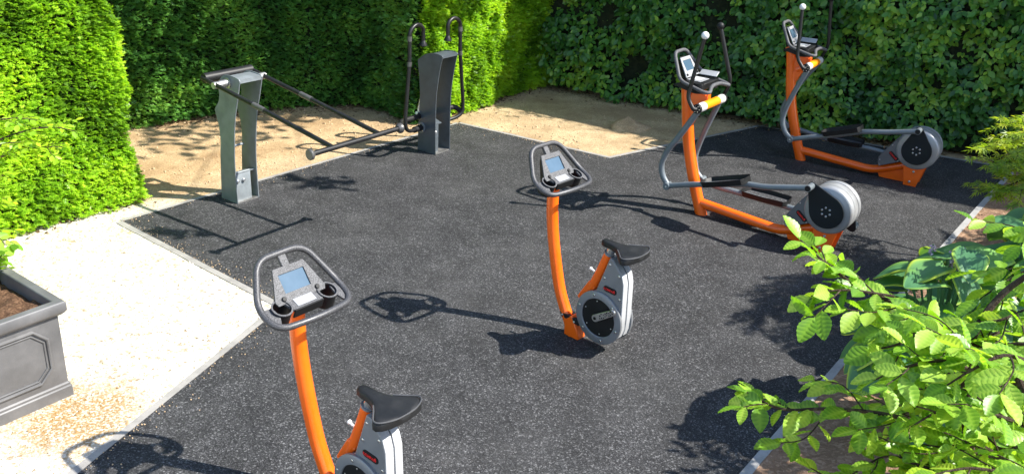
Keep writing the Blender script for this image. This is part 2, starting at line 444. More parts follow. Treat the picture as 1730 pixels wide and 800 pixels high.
def edge_strip(p, q, wdt=.045, z=.006, mat=None, side=1):
    p, q = Vector(p), Vector(q); d = (q - p).normalized(); n = Vector((d.y, -d.x)) * side
    k = max(2, int((q - p).length / .12)); P1 = []; P2 = []
    for i in range(k + 1):
        t = p + (q - p) * i / k
        P1.append(t); P2.append(t + n * (wdt + .006 * (random.random() - .5)))
    m = MB()
    vs = []
    for a, b in zip(P1, P2):
        z2 = z + random.uniform(-.0008, .0008)
        vs += [(a.x, a.y, z2), (b.x, b.y, z2), (b.x, b.y, -.06), (a.x, a.y, -.06)]
    fs = []
    for i in range(k):
        a = i * 4; b = a + 4
        fs += [[a, a + 1, b + 1, b], [a + 1, a + 2, b + 2, b + 1], [a + 3, a, b, b + 3]]
    fs += [[0, 3, 2, 1], [k * 4, k * 4 + 1, k * 4 + 2, k * 4 + 3]]
    m.add(vs, fs)
    tag(m.build('kerb', mat or M['kerb']), kind='structure')
for p, q, wd, mt in ((AB, A0, .055, M['kerb']), (A0, CD, .04, M['kerb']), (CD, DE, .045, M['kerb']), (DE, EF, .045, M['kerb']), (EF, FG, .05, M['kerb']),
                     (FG, G1, .055, M['kerb_grey']), (G1, G3, .055, M['kerb_grey']), (B3, AB, .05, M['kerb'])):
    edge_strip(p, q, wd, .0022 if mt is M['kerb'] else .012, mt, -1)

# planting bed beyond the right-hand edge, rising gently away from it
gl = Vector((G1[0] - G3[0], G1[1] - G3[1])).normalized(); gn = Vector((gl.y, -gl.x))
def bed_z(d): return np.where(d < .25, .004, .004 + .30 * (d - .25))
ss = np.linspace(-3.2, 9.0, 160); dd = np.linspace(.05, 5, 90)
S_, D_ = np.meshgrid(ss, dd, indexing='ij')
X = G2[0] + gl.x * S_ + gn.x * D_; Y = G2[1] + gl.y * S_ + gn.y * D_
Z = bed_z(D_) * np.clip((6.2 - S_) / 1.5, 0, 1) + (.03 * vnoise(X, Y, .22) + .02 * vnoise(X, Y, .07, 2)) * np.clip((D_ - .05) / .2, .12, 1)
i = np.arange(S_.size).reshape(S_.shape)
F = np.stack([i[:-1, :-1], i[:-1, 1:], i[1:, 1:], i[1:, :-1]], -1).reshape(-1, 4)
o = np_mesh('planting_bed', np.stack([X, Y, Z], -1).reshape(-1, 3), F, M['bed'], smooth=True)
tag(o, 'brown bare soil of the planting bed beside the right edge', 'bed', kind='structure')
def bed_at(s, d):
    x, y = G2[0] + gl.x * s + gn.x * d, G2[1] + gl.y * s + gn.y * d
    return x, y, float(bed_z(np.array(d)))

def blob_template(seed=0, n=1):
    bm = bmesh.new(); bmesh.ops.create_icosphere(bm, subdivisions=n, radius=1.)
    r = np.random.default_rng(seed)
    for v in bm.verts: v.co *= float(r.uniform(.7, 1.15)); v.co.z *= .7
    v = [tuple(p.co) for p in bm.verts]; f = [[p.index for p in q.verts] for q in bm.faces]; bm.free(); return v, f
tv, tf = blob_template(3)
# clods on the bed
n = 2600; s = rng.uniform(-2.5, 6, n); d = .09 + 1.6 * rng.random(n) ** 1.3
P = np.stack([G2[0] + gl.x * s + gn.x * d, G2[1] + gl.y * s + gn.y * d, bed_z(d) + .006], -1)
a = rng.normal(size=(n, 3)); b_ = rng.normal(size=(n, 3))
V, F = scatter(tv, tf, P, a, b_, rng.uniform(.003, .013, n) * rng.uniform(.6, 1.4, n))
tag(np_mesh('soil_clods', V, F, M['bed'], smooth=True), 'small brown clods lying over the planting bed', 'soil', kind='stuff')
# loose stones on the gravel
n = 5200; x = rng.uniform(-4.6, -.9, n); y = rng.uniform(3.0, 7.8, n)
keep = ((x - AB[0]) * (-bd[1]) + (y - AB[1]) * bd[0] < -.02 * 2) | (y > 5.9 - (x + 1.627) * .0)
def in_pad(x, y):
    r = np.zeros(len(x), bool); n = len(PAD)
    for i in range(n):
        (x1, y1), (x2, y2) = PAD[i], PAD[(i + 1) % n]
        c = ((y1 > y) != (y2 > y)) & (x < (x2 - x1) * (y - y1) / (y2 - y1 + 1e-12) + x1); r ^= c
    return r
keep = ~in_pad(x, y) & ~in_pad(x + .05, y) & ~in_pad(x + .03, y + .03)
P = np.stack([x, y, np.full(n, -.002)], -1)[keep]; n = len(P)
V, F = scatter(tv, tf, P, rng.normal(size=(n, 3)), rng.normal(size=(n, 3)), rng.uniform(.004, .011, n))
tag(np_mesh('gravel_stones', V, F, M['ground'], smooth=True), 'loose pale stones on the gravel', 'gravel', kind='stuff')
n = 5200; x = rng.uniform(-4.3, 4., n); y = rng.uniform(7.6, 12.6, n); clump = vnoise(x, y, .5, 31) + .5 * vnoise(x, y, .15, 32)
keep = ~in_pad(x, y) & ~in_pad(x + .04, y) & ~in_pad(x, y - .05) & (clump > .62)
P = np.stack([x, y, np.full(n, -.001)], -1)[keep]; n = len(P)
V, F = scatter(tv, tf, P, rng.normal(size=(n, 3)), rng.normal(size=(n, 3)), rng.uniform(.004, .010, n) * rng.uniform(.7, 2.2, n))
tag(np_mesh('sand_clods', V, F, M['stone'], smooth=True), 'sandy clods and small stones on the bare ground by the hedges', 'clods', kind='stuff')
Ps = []
for (p, q), n in (((AB, A0), 150), ((B3, AB), 260), ((A0, CD), 120), ((CD, DE), 90), ((DE, EF), 50)):
    t = rng.random(n)[:, None]; p, q = np.array(p), np.array(q); d = (q - p) / np.hypot(*(q - p)); nn = np.array([d[1], -d[0]])
    Ps.append(np.concatenate([p + (q - p) * t + nn * rng.exponential(.05, n)[:, None], np.full((n, 1), .003)], 1))
P = np.concatenate(Ps); P = P[in_pad(P[:, 0], P[:, 1])]; n = len(P)
V, F = scatter(tv, tf, P, rng.normal(size=(n, 3)), rng.normal(size=(n, 3)), rng.uniform(.0025, .007, n))
tag(np_mesh('spilled_grit', V, F, M['stone'], smooth=True), 'pale grit spilled over the edge of the black surface', 'grit', kind='stuff')
# little sand heap in front of the broad-leaved hedge
mx, my = 1.337, 10.80
m = MB(); rings = []
for k in range(9):
    t = k / 8; r = .23 * (1 - t) ** 1.0 + .004; zz = .145 * (1 - (1 - t) ** 1.3) - .02
    rings.append([(mx + (r * (1 + .22 * math.sin(3 * a + k) * (1 - t))) * 1.25 * math.cos(a), my + r * (1 + .2 * math.cos(2 * a + 1)) * math.sin(a), zz + .012 * random.uniform(-1, 1)) for a in [2 * math.pi * q / 28 for q in range(28)]])
m.rings(rings)
tag(m.build('sand_heap', M['ground'], sharp=80), 'small heap of sand in front of the broad-leaved hedge', 'sand heap')

def bolts(name, parent, spots, axis, prof, seg=10, mat=None):
    for c in spots:
        m = MB(); m.lathe(c, axis, prof, seg); m.build(name, mat or M['steel'], parent)
# ------------------------------------------------------------------ exercise bikes
def console(root, F, K, A, Mz, half_f, half_k, half_a, lift, post_top, tray=True, scale=1.):
    """handle loop with the display head in its plane; F,K,A are (y,z) of the loop's far, knee and near corners"""
    Fy, Ky, Ay = Vector((0, *F)), Vector((0, *K)), Vector((0, *A))
    t = (Fy - Ky).normalized(); n = Vector((1, 0, 0)).cross(t)          # n = face normal towards the user
    t2 = (Ky - Ay).normalized(); n2 = Vector((1, 0, 0)).cross(t2)
    X = Vector((1, 0, 0))
    def on(s, u, h=0): return Ky + X * s + t * u + n * h                # upper plane
    def on2(s, u, h=0): return Ay + X * s + t2 * u + n2 * h             # lower plane
    loop = [(half_f, *F), (half_k, *K), (half_a, *A), (.055, Mz[0], Mz[1]), (-.055, Mz[0], Mz[1]), (-half_a, *A), (-half_k, *K), (-half_f, *F)]
    pts = fillet(loop, .075, 7, True)
    m = MB(); m.tube(pts, .0165, 14, closed=True)
    m.build('handlebar', M['hammer_dark'], root)
    # display housing
    hd = lift
    m = MB()
    top, bot = .150 * scale, -.02 * scale; dpt = .075
    fr = [on(-.088 * scale, top, hd), on(.088 * scale, top, hd), on(.145 * scale, 0, hd), on(.135 * scale, bot, hd), on(-.135 * scale, bot, hd), on(-.145 * scale, 0, hd)]
    bk = [on(-.06 * scale, top - .02, hd - dpt * .7), on(.06 * scale, top - .02, hd - dpt * .7), on(.11 * scale, 0, hd - dpt), on(.10 * scale, bot, hd - dpt), on(-.10 * scale, bot, hd - dpt), on(-.11 * scale, 0, hd - dpt)]
    m.rings([bk, fr])
    m.build('display_housing', [M['black']], root, bevel=.006)
    m = MB()                                                           # front plate with a window opening
    sx0, sx1, sy0, sy1 = -.075 * scale, .075 * scale, .024 * scale, .118 * scale
    out = [(-.090, .152), (.090, .152), (.147, 0), (.137, -.022), (-.137, -.022), (-.147, 0)]
    out = [(a * scale, b * scale) for a, b in out]
    inn = [(sx0, sy1), (sx1, sy1), (sx1, sy0), (sx1 - .001, sy0 - .0), (sx0 + .001, sy0 - .0), (sx0, sy0)]
    vo = [on(a, b, hd + .011) for a, b in out]; vi = [on(a, b, hd + .011) for a, b in inn]
    vo2 = [on(a, b, hd + .001) for a, b in out]; vi2 = [on(a, b, hd + .001) for a, b in inn]
    fs = []
    for k in range(6):
        j = (k + 1) % 6
        fs += [[k, j, 6 + j, 6 + k], [k, 12 + k, 12 + j, j], [6 + k, 6 + j, 18 + j, 18 + k]]
    m.add(vo + vi + vo2 + vi2, fs)
    m.build('face_plate', M['hammer'], root, bevel=.003)
    m = MB(); m.add([on(sx0, sy0, hd + .004), on(sx1, sy0, hd + .004), on(sx1, sy1, hd + .004), on(sx0, sy1, hd + .004)], [[0, 1, 2, 3]])
    m.build('screen', M['screen'], root)
    for s in (-1, 1):
        m = MB(); m.lathe(on(s * .098 * scale, .002, hd + .011), n, [(.012, 0), (.012, .006), (.009, .009)], 14)
        m.build('button', M['black'], root)
    m = MB(); c0 = on(-.022, top - .012, hd - .004)
    m.obox(c0, X * .044, t * ((Fy - Ky).length - top + .018), n * -.022)
    m.build('stem', M['hammer'], root, bevel=.004)
    if tray:
        # tray below the screen with label and two open holders
        yb = .065                                                      # lower-plane coordinate of the tray's near edge
        kk = (Ky - Ay).length
        h2 = lift * .9
        m = MB()
        pl = [on2(-.11, kk - .01, h2), on2(.11, kk - .01, h2), on2(.085, yb, h2), on2(-.085, yb, h2)]
        m.add(pl + [p - n2 * .014 for p in pl], [[0, 1, 2, 3], [7, 6, 5, 4], [0, 4, 5, 1], [1, 5, 6, 2], [2, 6, 7, 3], [3, 7, 4, 0]])
        m.build('tray', M['hammer'], root, bevel=.002)
        lb = [on2(-.055, kk - .022, h2 + .003), on2(.055, kk - .022, h2 + .003), on2(.055, yb + .012, h2 + .003), on2(-.055, yb + .012, h2 + .003)]
        m = MB(); m.add(lb, [[0, 1, 2, 3]]); m.build('label_panel', M['label'], root)
        m = MB(); pr = [on2(-.085, yb, h2 + .004), on2(.085, yb, h2 + .004), on2(.085, yb, h2 - .05), on2(-.085, yb, h2 - .05)]
        m.add(pr + [p - t2 * .008 for p in pr], [[0, 1, 2, 3], [7, 6, 5, 4], [0, 4, 5, 1], [1, 5, 6, 2], [2, 6, 7, 3], [3, 7, 4, 0]])
        m.build('tray_lip', M['black'], root, bevel=.002)
        for s in (-1, 1):
            cc = on2(s * .135, .098, h2 + .004)
            m = MB()
            m.lathe(cc, -n2, [(.050, 0), (.050, .085), (.042, .085), (.044, .003), (.050, 0)], 30, caps=False)
            h = m.build('cup_holder', M['black'], root)
            m = MB(); m.lathe(cc + n2 * .002, n2, [(.0445, -.004), (.0525, -.004), (.0525, .002), (.0445, .002), (.0445, -.004)], 30, caps=False)
            m.build('holder_rim', M['hammer'], h)
            # web plate joining the holder to the handlebar
            wb = [on2(s * .170, .128, h2 - .004), on2(s * (half_k - .006), kk * .92, 0), on2(s * (half_a + .004), .02, 0), on2(s * (half_a - .03), .008, 0), on2(s * .165, .066, h2 - .004)]
            m = MB(); m.add(wb + [p - n2 * .012 for p in wb], [[0, 1, 2, 3, 4], [9, 8, 7, 6, 5]] + [[k, 5 + k, 5 + (k + 1) % 5, (k + 1) % 5] for k in range(5)])
            m.build('side_web', M['hammer'], root, bevel=.002)
    return on, on2

def make_bike(label):
    root = thing('exercise_bike', label, 'exercise bike', group='exercise bikes on the black surface')
    # curved front post
    ax = [(0, .222, 0), (0, .268, .10), (0, .322, .20), (0, .382, .345), (0, .446, .606), (0, .478, .80), (0, .487, .94), (0, .484, 1.06)]
    pts = spline(ax, 7)
    m = MB(); m.tube(pts, .0405, 24)
    m.build('post', M['orange'], root)
    m = MB(); m.prism([(.272, -.0), (.145, -.0), (.155, .060), (.215, .170), (.280, .120)], -.041, .041)
    m.build('foot', M['orange'], root, bevel=.008)
    m = MB(); m.prism([(.325, .162), (.308, .130), (.15, .112), (.155, .150)], -.040, -.010)
    m.prism([(.325, .162), (.308, .130), (.15, .112), (.155, .150)], .010, .040)
    b = m.build('bracket', M['black'], root, bevel=.003)
    bolts('bracket_bolt', b, [(-.040, .298, .146), (-.040, .190, .130)], (-1, 0, 0), [(.008, 0), (.008, .004), (.005, .006)])
    # shell: two side panels around a pale ribbed spine
    cy_, cz_ = -.03, .262
    def arc(r, a0, a1, n=26):
        return [(cy_ + r * math.cos(R(a0 + (a1 - a0) * k / n)), cz_ + r * math.sin(R(a0 + (a1 - a0) * k / n))) for k in range(n + 1)]
    prof = [(-.070, .708), (-.098, .706), (-.178, .620), (-.196, .560), (-.205, .30)] + arc(.183, 190, 400, 40)[1:] + [(.015, .452)]
    prof_in = [(a * .97 - .0025, (b - .35) * .972 + .35) for a, b in prof]
    for s in (-1, 1):
        m = MB(); m.prism(prof, s * .012, s * .054)
        m.build('side_panel', M['shroud'], root, bevel=.006)
        m = MB()
        m.lathe((s * .052, cy_, cz_), (s, 0, 0), [(.136, 0), (.190, 0), (.190, .016), (.184, .021), (.140, .021), (.136, .017), (.136, 0)], 56, caps=False)
        rg = m.build('crank_ring', M['shroud'], root)
        m = MB(); m.lathe((s * .054, cy_, cz_), (s, 0, 0), [(.1365, 0), (.1365, .010), (.02, .012)], 48)
        m.build('crank_disc', M['black'], root)
        bolts('ring_bolt', rg, [(s * .072, cy_ + .163 * math.cos(R(75 + 60 * k)), cz_ + .163 * math.sin(R(75 + 60 * k))) for k in range(6)], (s, 0, 0), [(.009, 0), (.009, .004), (.006, .006)])
        bolts('disc_screw', rg, [(s * .064, cy_ + .118 * math.cos(R(20 + 60 * k)), cz_ + .118 * math.sin(R(20 + 60 * k))) for k in range(6)], (s, 0, 0), [(.0045, 0), (.0045, .003), (.003, .004)], 8)
        bolts('panel_bolt', root, [(s * .053, yy, zz) for yy, zz in ((-.160, .610), (-.078, .668), (-.180, .45), (-.046, .560))], (s, 0, 0), [(.009, 0), (.009, .004), (.006, .006)])
        # crank arm
        d = Vector((0, -.155, .105)).normalized() * s * -1; q = Vector((1, 0, 0)).cross(d)
        c0 = Vector((s * .082, cy_ + .005, cz_ + .005))
        a0 = [];  L = .165
        for k in range(9): a = math.pi / 2 + math.pi * k / 8; a0.append((L * 0 + .026 * math.cos(a), .026 * math.sin(a)))
        for k in range(9): a = -math.pi / 2 + math.pi * k / 8; a0.append((L + .021 * math.cos(a), .021 * math.sin(a)))
        m = MB(); vs = [c0 + d * a + q * b for a, b in a0]; vs2 = [v + Vector((s * .016, 0, 0)) for v in vs]; nn = len(vs)
        m.add(vs + vs2, [list(range(nn))[::-1], list(range(nn, 2 * nn))] + [[k, (k + 1) % nn, nn + (k + 1) % nn, nn + k] for k in range(nn)])
        ca = m.build('crank_arm', M['steel'], root, bevel=.003)
        m = MB(); m.lathe(c0, (s, 0, 0), [(.024, -.025), (.024, .0), (.018, .006)], 20); m.lathe(c0 + Vector((s * .0165, 0, 0)), (s, 0, 0), [(.011, 0), (.011, .002)], 14)
        rr = random.Random(5)
        for k in range(15):
            a = .045 + .12 * k / 14; bb = (-1) ** k * .009 + rr.uniform(-.006, .006)
            m.lathe(c0 + d * a + q * bb + Vector((s * .0165, 0, 0)), (s, 0, 0), [(rr.uniform(.0035, .0065), 0), (.004, .0016)], 7)
        m.build('crank_hole', M['black'], ca)
        # badge
        bc = Vector((s * .0545, -.098, .490)); bt = Vector((0, -s * -1 * 0 - .107, -.006)).normalized() * (1 if s < 0 else -1)
        bu = Vector((0, 0, 1)); bu = (bu - bt * bu.dot(bt)).normalized(); bn = Vector((s, 0, 0))
        ol = []
        for k in range(9): a = math.pi / 2 + math.pi * k / 8; ol.append((-.034 + .020 * math.cos(a), .020 * math.sin(a)))
        for k in range(9): a = -math.pi / 2 + math.pi * k / 8; ol.append((.034 + .020 * math.cos(a), .020 * math.sin(a)))
        vs = [bc + bt * a + bu * b for a, b in ol]; vs2 = [v + bn * .003 for v in vs]; nn = len(vs)
        m = MB(); m.add(vs + vs2, [list(range(nn)), list(range(nn, 2 * nn))] + [[k, (k + 1) % nn, nn + (k + 1) % nn, nn + k] for k in range(nn)])
        bg_ = m.build('badge', M['black'], root)
        tv_, tf_ = text_mesh('KOMPAN', .0215)
        m = MB(); m.add([bc + bt * (p[0] - .005) + bu * (p[1] - .003) + bn * (.0042 + p[2]) for p in tv_], tf_)
        sw = [(.028, .004), (.033, .013), (.040, .010), (.036, .003), (.043, .001), (.037, -.006), (.032, -.001)]
        vs = [bc + bt * a + bu * b + bn * .0036 for a, b in sw]; m.add(vs + [v + bn * .001 for v in vs], [list(range(7)), list(range(7, 14))] + [[k, (k + 1) % 7, 7 + (k + 1) % 7, 7 + k] for k in range(7)])
        m.build('badge_lettering', M['red'], bg_)
    m = MB(); m.prism([(a, b) for a, b in prof_in], -.013, .013)
    m.build('spine', M['pale'], root, bevel=.004)
    # ribbed rear spine strips, pale, proud of the panels
    for s in (-1, 1):
        m = MB(); strip = [(-.176, .626), (-.181, .622), (-.200, .560), (-.210, .30), (-.207, .215), (-.192, .165), (-.186, .170), (-.200, .218), (-.203, .30), (-.193, .558)]
        m.prism(strip, s * .006, s * .053)
        m.build('rear_cover', M['pale'], root, bevel=.002)
        m = MB(); m.prism([(-.072, .7105), (-.100, .7095), (-.180, .624), (-.176, .620), (-.097, .704), (-.072, .705)], s * .006, s * .053)
        m.build('top_cover', M['shroud'], root, bevel=.0015)
    # seat tube
    m = MB(); m.tube([(0, .098, .395), (0, .03, .56), (0, -.027, .712)], .0345, 24)
    st = m.build('seat_tube', M['orange'], root)
    m = MB(); m.tube([(0, -.0265, .711), (0, -.0305, .722)], .0375, 24); m.build('collar', M['shroud'], st)
    m = MB(); m.tube([(0, -.027, .71), (0, -.05, .765)], .0285, 20); m.build('seat_post', M['steel'], root)
    m = MB(); m.lathe((0, .085, .545), (0, .95, .3), [(.007, 0), (.007, .024), (.012, .026), (.012, .036), (.008, .039)], 14); m.build('adjuster_knob', M['white'], st)
    m = MB(); m.prism([(.145, .30), (.19, .33), (.10, .48), (.045, .44)], -.030, .030); m.build('front_gusset', M['orange'], root, bevel=.006)
    # saddle
    stn = [(.036, .010, .790), (.026, .024, .796), (-.010, .031, .797), (-.060, .034, .796), (-.100, .045, .794), (-.130, .064, .792), (-.160, .090, .791), (-.190, .120, .790),
           (-.214, .142, .789), (-.236, .143, .788), (-.256, .122, .787), (-.272, .085, .786), (-.281, .040, .785)]
    rings = []
    for y, wd, z in stn:
        th = .032 + .012 * min(1, wd / .14)
        r = []
        for a, b in ((-1, -1), (-1.01, -.35), (-.96, -.08), (-.80, .06), (-.45, .12), (0, .06 if wd > .08 else .16), (.45, .12), (.80, .06), (.96, -.08), (1.01, -.35), (1, -1), (.5, -1.05), (0, -1.05), (-.5, -1.05)):
            r.append((a * wd, y, z + b * th))
        rings.append(r)
    m = MB(); m.rings(rings)
    sdl = m.build('saddle', M['rubber_seat'], root, sharp=60)
    rim = [(wd * .965 * sg, y, z + .0015) for sg, seq in ((1, stn[5:]), (-1, stn[5:][::-1])) for y, wd, z in seq]
    m = MB(); m.tube(spline(rim, 3), .0042, 8); m.build('saddle_edge', M['rim_sheen'], sdl)
    on, on2 = console(root, (.596, 1.298), (.464, 1.120), (.329, 1.062), (.300, 1.068), .136, .236, .222, .012, None)
    m = MB(); m.tube([(0, .484, 1.03), (0, .470, 1.075)], .038, 20); m.build('neck', M['orange'], root)
    m = MB(); m.prism([(.52, 1.11), (.43, 1.035), (.40, 1.05), (.40, 1.09), (.50, 1.16)], -.045, .045); m.build('mounting_block', M['black'], root, bevel=.004)
    return root

def children(o): return [c for c in bpy.data.objects if c.parent == o]
def copy_tree(o, parent=None):
    c = o.copy(); col.objects.link(c); c.parent = parent
    for ch in children(o): copy_tree(ch, c)
    return c
K_ = 1.018
bike = make_bike('orange and grey exercise bike standing whole in the middle of the black surface')
bike.location = (.613 * K_, 5.407 * K_, 0); bike.rotation_euler = (0, 0, R(47.58))
bike2 = copy_tree(bike)
bike2['label'] = 'nearest orange exercise bike, beside the gravel corner, its wheel cut by the picture edge'
bike2.location = (-.644 * K_, 3.577 * K_, 0); bike2.rotation_euler = (0, 0, R(50.87))

# ------------------------------------------------------------------ cross trainers
def tray_pedal(root, x, pf, pr):
    """black open foot tray from front (y,z) to rear (y,z) on the link at x"""
    f, r = Vector((x, *pf)), Vector((x, *pr)); t = (r - f).normalized(); X = Vector((1, 0, 0)); n = X.cross(t) * -1
    if n.z < 0: n = -n
    L = (r - f).length; W = .108
    ol = [(.0, -.045), (.03, -.098), (L * .55, -W), (L - .02, -.095), (L, -.06), (L, .06), (L - .02, .095), (L * .55, W), (.03, .098), (.0, .045)]
    base = [f + t * a + X * b for a, b in ol]
    topo = [f + t * (a * 1.03 - .012) + X * b * 1.08 + n * .052 for a, b in ol]
    topi = [f + t * (a * 1.01 - .004) + X * b * 1.00 + n * .050 for a, b in ol]
    basi = [f + t * (.012 + a * .94) + X * b * .92 + n * .010 for a, b in ol]
    m = MB(); m.rings([base, topo, topi, basi])
    p = m.build('pedal', M['black'], root, bevel=.003)
    m = MB(); vs = [q + n * .003 for q in basi]
    m.add(vs, [list(range(len(vs)))])
    for k in range(9):
        for j in (-1, 0, 1):
            m.lathe(f + t * (.05 + (L - .1) * k / 8) + X * j * .04 + n * .011, n, [(.011, 0), (.008, .005)], 8)
    m.build('tread', M['trayface'], p)

def make_trainer(label, loc, yaw, levL, levR, armL, armR, linkL, linkR, pedL, pedR, pinL):
    root = thing('cross_trainer', label, 'cross trainer', loc, yaw, 'cross trainers on the black surface')
    ax = [(0, .462, -.03), (0, .512, .10), (0, .560, .225), (0, .625, .42), (0, .678, .60), (0, .712, .76), (0, .728, .86), (0, .752, 1.02), (0, .775, 1.17)]
    m = MB(); m.tube([p for p in spline(ax, 5)], .054, 26)
    m.build('post', M['orange'], root)
    # fin carrying the grip roller
    m = MB(); m.prism([(.70, 1.215), (.545, 1.140), (.535, 1.02), (.60, 1.00), (.69, .80), (.74, .86)], -.030, .030)
    m.build('head_fin', M['orange'], root, bevel=.006)
    m = MB(); m.prism([(.835, 1.20), (.80, 1.235), (.56, 1.135), (.56, 1.122)], -.052, .052); m.build('head_plate', M['orange'], root, bevel=.005)
    m = MB(); m.tube([(0, .68, .985), (0, .53, 1.06)], .042, 18); m.build('roller_arm', M['orange'], root)
    m = MB(); m.add([(-.0605, .70, 1.09), (-.0605, .66, 1.075), (-.0605, .665, 1.13), (-.0605, .705, 1.145)], [[0, 1, 2, 3]])
    # base beam
    m = MB(); m.tube(fillet([(0, .49, .108), (0, -.30, .056), (0, -.62, .185)], .10, 6), .043, 20)
    m.build('base_beam', M['orange'], root)
    m = MB(); m.prism([(-.385, .0), (-.63, .0), (-.63, .17), (-.50, .11), (-.36, .05)], -.006, .006); m.build('gusset', M['orange'], root, bevel=.002)
    for s in (-1, 1):
        m = MB(); m.prism([(-.605, .262), (-.840, .268), (-.775, .0), (-.650, .0)], s * .088, s * .100)
        br = m.build('rear_bracket', M['orange'], root, bevel=.003)
        bolts('bracket_bolt', br, [(s * .100, -.725, .160), (s * .100, -.705, .045)], (s, 0, 0), [(.013, 0), (.013, .006), (.009, .010)], 12)
    # flywheel drum
    hub = (-.715, .395)
    m = MB(); m.lathe((-.125, *hub), (1, 0, 0), [(.188, 0), (.204, .012), (.210, .03), (.211, .150), (.206, .156), (.206, .178), (.211, .184), (.210, .225), (.196, .25), (.14, .262)], 72)
    m.build('drum', M['drum'], root, sharp=50)
    m = MB(); m.lathe((-.125, *hub), (1, 0, 0), [(.2085, .1555), (.2085, .1785)], 72, caps=False); m.build('drum_band', M['shroud_dark'], root)
    m = MB(); m.lathe((-.125, *hub), (1, 0, 0), [(.2122, .066), (.2122, .070)], 72, caps=False); m.build('drum_seam', M['shroud_dark'], root)
    # grey housing in front of the drum
    pr = [(-.372, .140), (-.352, .185), (-.352, .242), (-.470, .425), (-.545, .525), (-.70, .56), (-.76, .30), (-.635, .262)]
    m = MB(); m.prism(pr, -.098, .098); hs = m.build('housing', M['shroud_dark'], root, bevel=.006)
    for s in (-1, 1):
        bolts('housing_bolt', hs, [(s * .098, yy, zz) for yy, zz in ((-.372, .215), (-.375, .160), (-.468, .395), (-.55, .235))], (s, 0, 0), [(.007, 0), (.007, .003), (.005, .005)])
    for s in (-1, 1):
        bc = Vector((s * .0985, -.500, .281)); bt = Vector((0, -.075, -.062)).normalized() * (1 if s < 0 else -1); bn = Vector((s, 0, 0)); bu = bn.cross(bt)
        ol = [(-.040 + .021 * math.cos(math.pi / 2 + math.pi * k / 8), .021 * math.sin(math.pi / 2 + math.pi * k / 8)) for k in range(9)] + [(.040 + .021 * math.cos(-math.pi / 2 + math.pi * k / 8), .021 * math.sin(-math.pi / 2 + math.pi * k / 8)) for k in range(9)]
        vs = [bc + bt * a + bu * b for a, b in ol]; vs2 = [v + bn * .003 for v in vs]; nn = len(vs)
        m = MB(); m.add(vs + vs2, [list(range(nn)), list(range(nn, 2 * nn))] + [[k, (k + 1) % nn, nn + (k + 1) % nn, nn + k] for k in range(nn)])
        bg_ = m.build('badge', M['black'], root)
        tv_, tf_ = text_mesh('KOMPAN', .0235)
        m = MB(); m.add([bc + bt * (p[0] - .004) + bu * (p[1] - .003) + bn * (.0042 + p[2]) for p in tv_], tf_)
        sw = [(.030, .004), (.035, .013), (.042, .010), (.038, .003), (.045, .001), (.039, -.006), (.034, -.001)]
        vs = [bc + bt * a + bu * b + bn * .0036 for a, b in sw]; m.add(vs + [v + bn * .001 for v in vs], [list(range(7)), list(range(7, 14))] + [[k, (k + 1) % 7, 7 + (k + 1) % 7, 7 + k] for k in range(7)])
        m.build('badge_lettering', M['red'], bg_)
    # teardrop crank plates, opposite each other
    for s, pin in ((-1, Vector((0, *pinL))), (1, Vector((0, 2 * hub[0] - pinL[0], 2 * hub[1] - pinL[1])))):
        h = Vector((0, *hub)); d = (pin - h); L = d.length; d.normalize(); q = Vector((1, 0, 0)).cross(d)
        rb, rs = .148, .034; al = math.acos((rb - rs) / L)
        ol = []
        for k in range(37): a = al + (2 * math.pi - 2 * al) * k / 36; ol.append((rb * math.cos(a), rb * math.sin(a)))
        for k in range(11): a = -al + 2 * al * k / 10; ol.append((L + rs * math.cos(a), rs * math.sin(a)))
        x0, x1 = s * .142, s * .156
        m = MB(); vs = [h + d * a + q * b for a, b in ol]; nn = len(vs)
        m.add([v + Vector((x0, 0, 0)) for v in vs] + [v + Vector((x1, 0, 0)) for v in vs], [list(range(nn)), list(range(nn, 2 * nn))] + [[k, (k + 1) % nn, nn + (k + 1) % nn, nn + k] for k in range(nn)])
        cp = m.build('crank_plate', M['crank_black'], root, bevel=.003)
        bolts('plate_bolt', cp, [(x1, hub[0] + .038 * math.cos(R(60 * k + 20)), hub[1] + .038 * math.sin(R(60 * k + 20))) for k in range(6)], (s, 0, 0), [(.0095, 0), (.0095, .005), (.006, .008)], 12)
        m = MB(); m.tube([(s * .150, pin.y, pin.z), (s * .252, pin.y, pin.z)], .029, 20); m.build('crank_pin', M['grey_tube'], root)
        m = MB(); m.tube([(s * .2525, pin.y, pin.z), (s * .2545, pin.y, pin.z)], .024, 16); m.build('pin_cap', M['black'], root)
        lk = linkL if s < 0 else linkR; pv = (armL if s < 0 else armR)[-1]
        m = MB(); m.tube(fillet([(s * .225, *pv)] + [(s * .225, *p) for p in lk] + [(s * .225, pin.y, pin.z)], .06, 5), .0265, 16)
        m.build('link_bar', M['grey_tube'], root)
        tray_pedal(root, s * .235, *(pedL if s < 0 else pedR))
        arm = armL if s < 0 else armR
        m = MB(); m.tube(fillet([(s * .215, *p) for p in arm], .13, 9), .0275, 16); m.build('swing_arm', M['grey_tube'], root)
        m = MB(); m.lathe((s * .180, *pv), (s, 0, 0), [(.030, 0), (.034, .004), (.034, .075), (.030, .079)], 22)
        pj = m.build('pivot_joint', M['grey_tube'], root, bevel=0)
        m = MB(); m.lathe((s * .259, *pv), (s, 0, 0), [(.009, 0), (.009, .004), (.006, .006)], 12); m.build('pivot_bolt', M['steel'], pj)
        lv = levL if s < 0 else levR
        r0, r1, r2 = lv
        x1_ = s * (.30 if s < 0 else .30)
        m = MB(); pth = fillet([(s * .262, *r0), (s * .305, r0[0] + .015, r0[1] + .0), (s * .300, *r1), (s * .262, *r2)], .07, 8)
        m.tube(pth, .0185, 14)
        lvo = m.build('hand_lever', M['blackpaint'], root)
        m = MB(); c = Vector((s * .262, *r2))
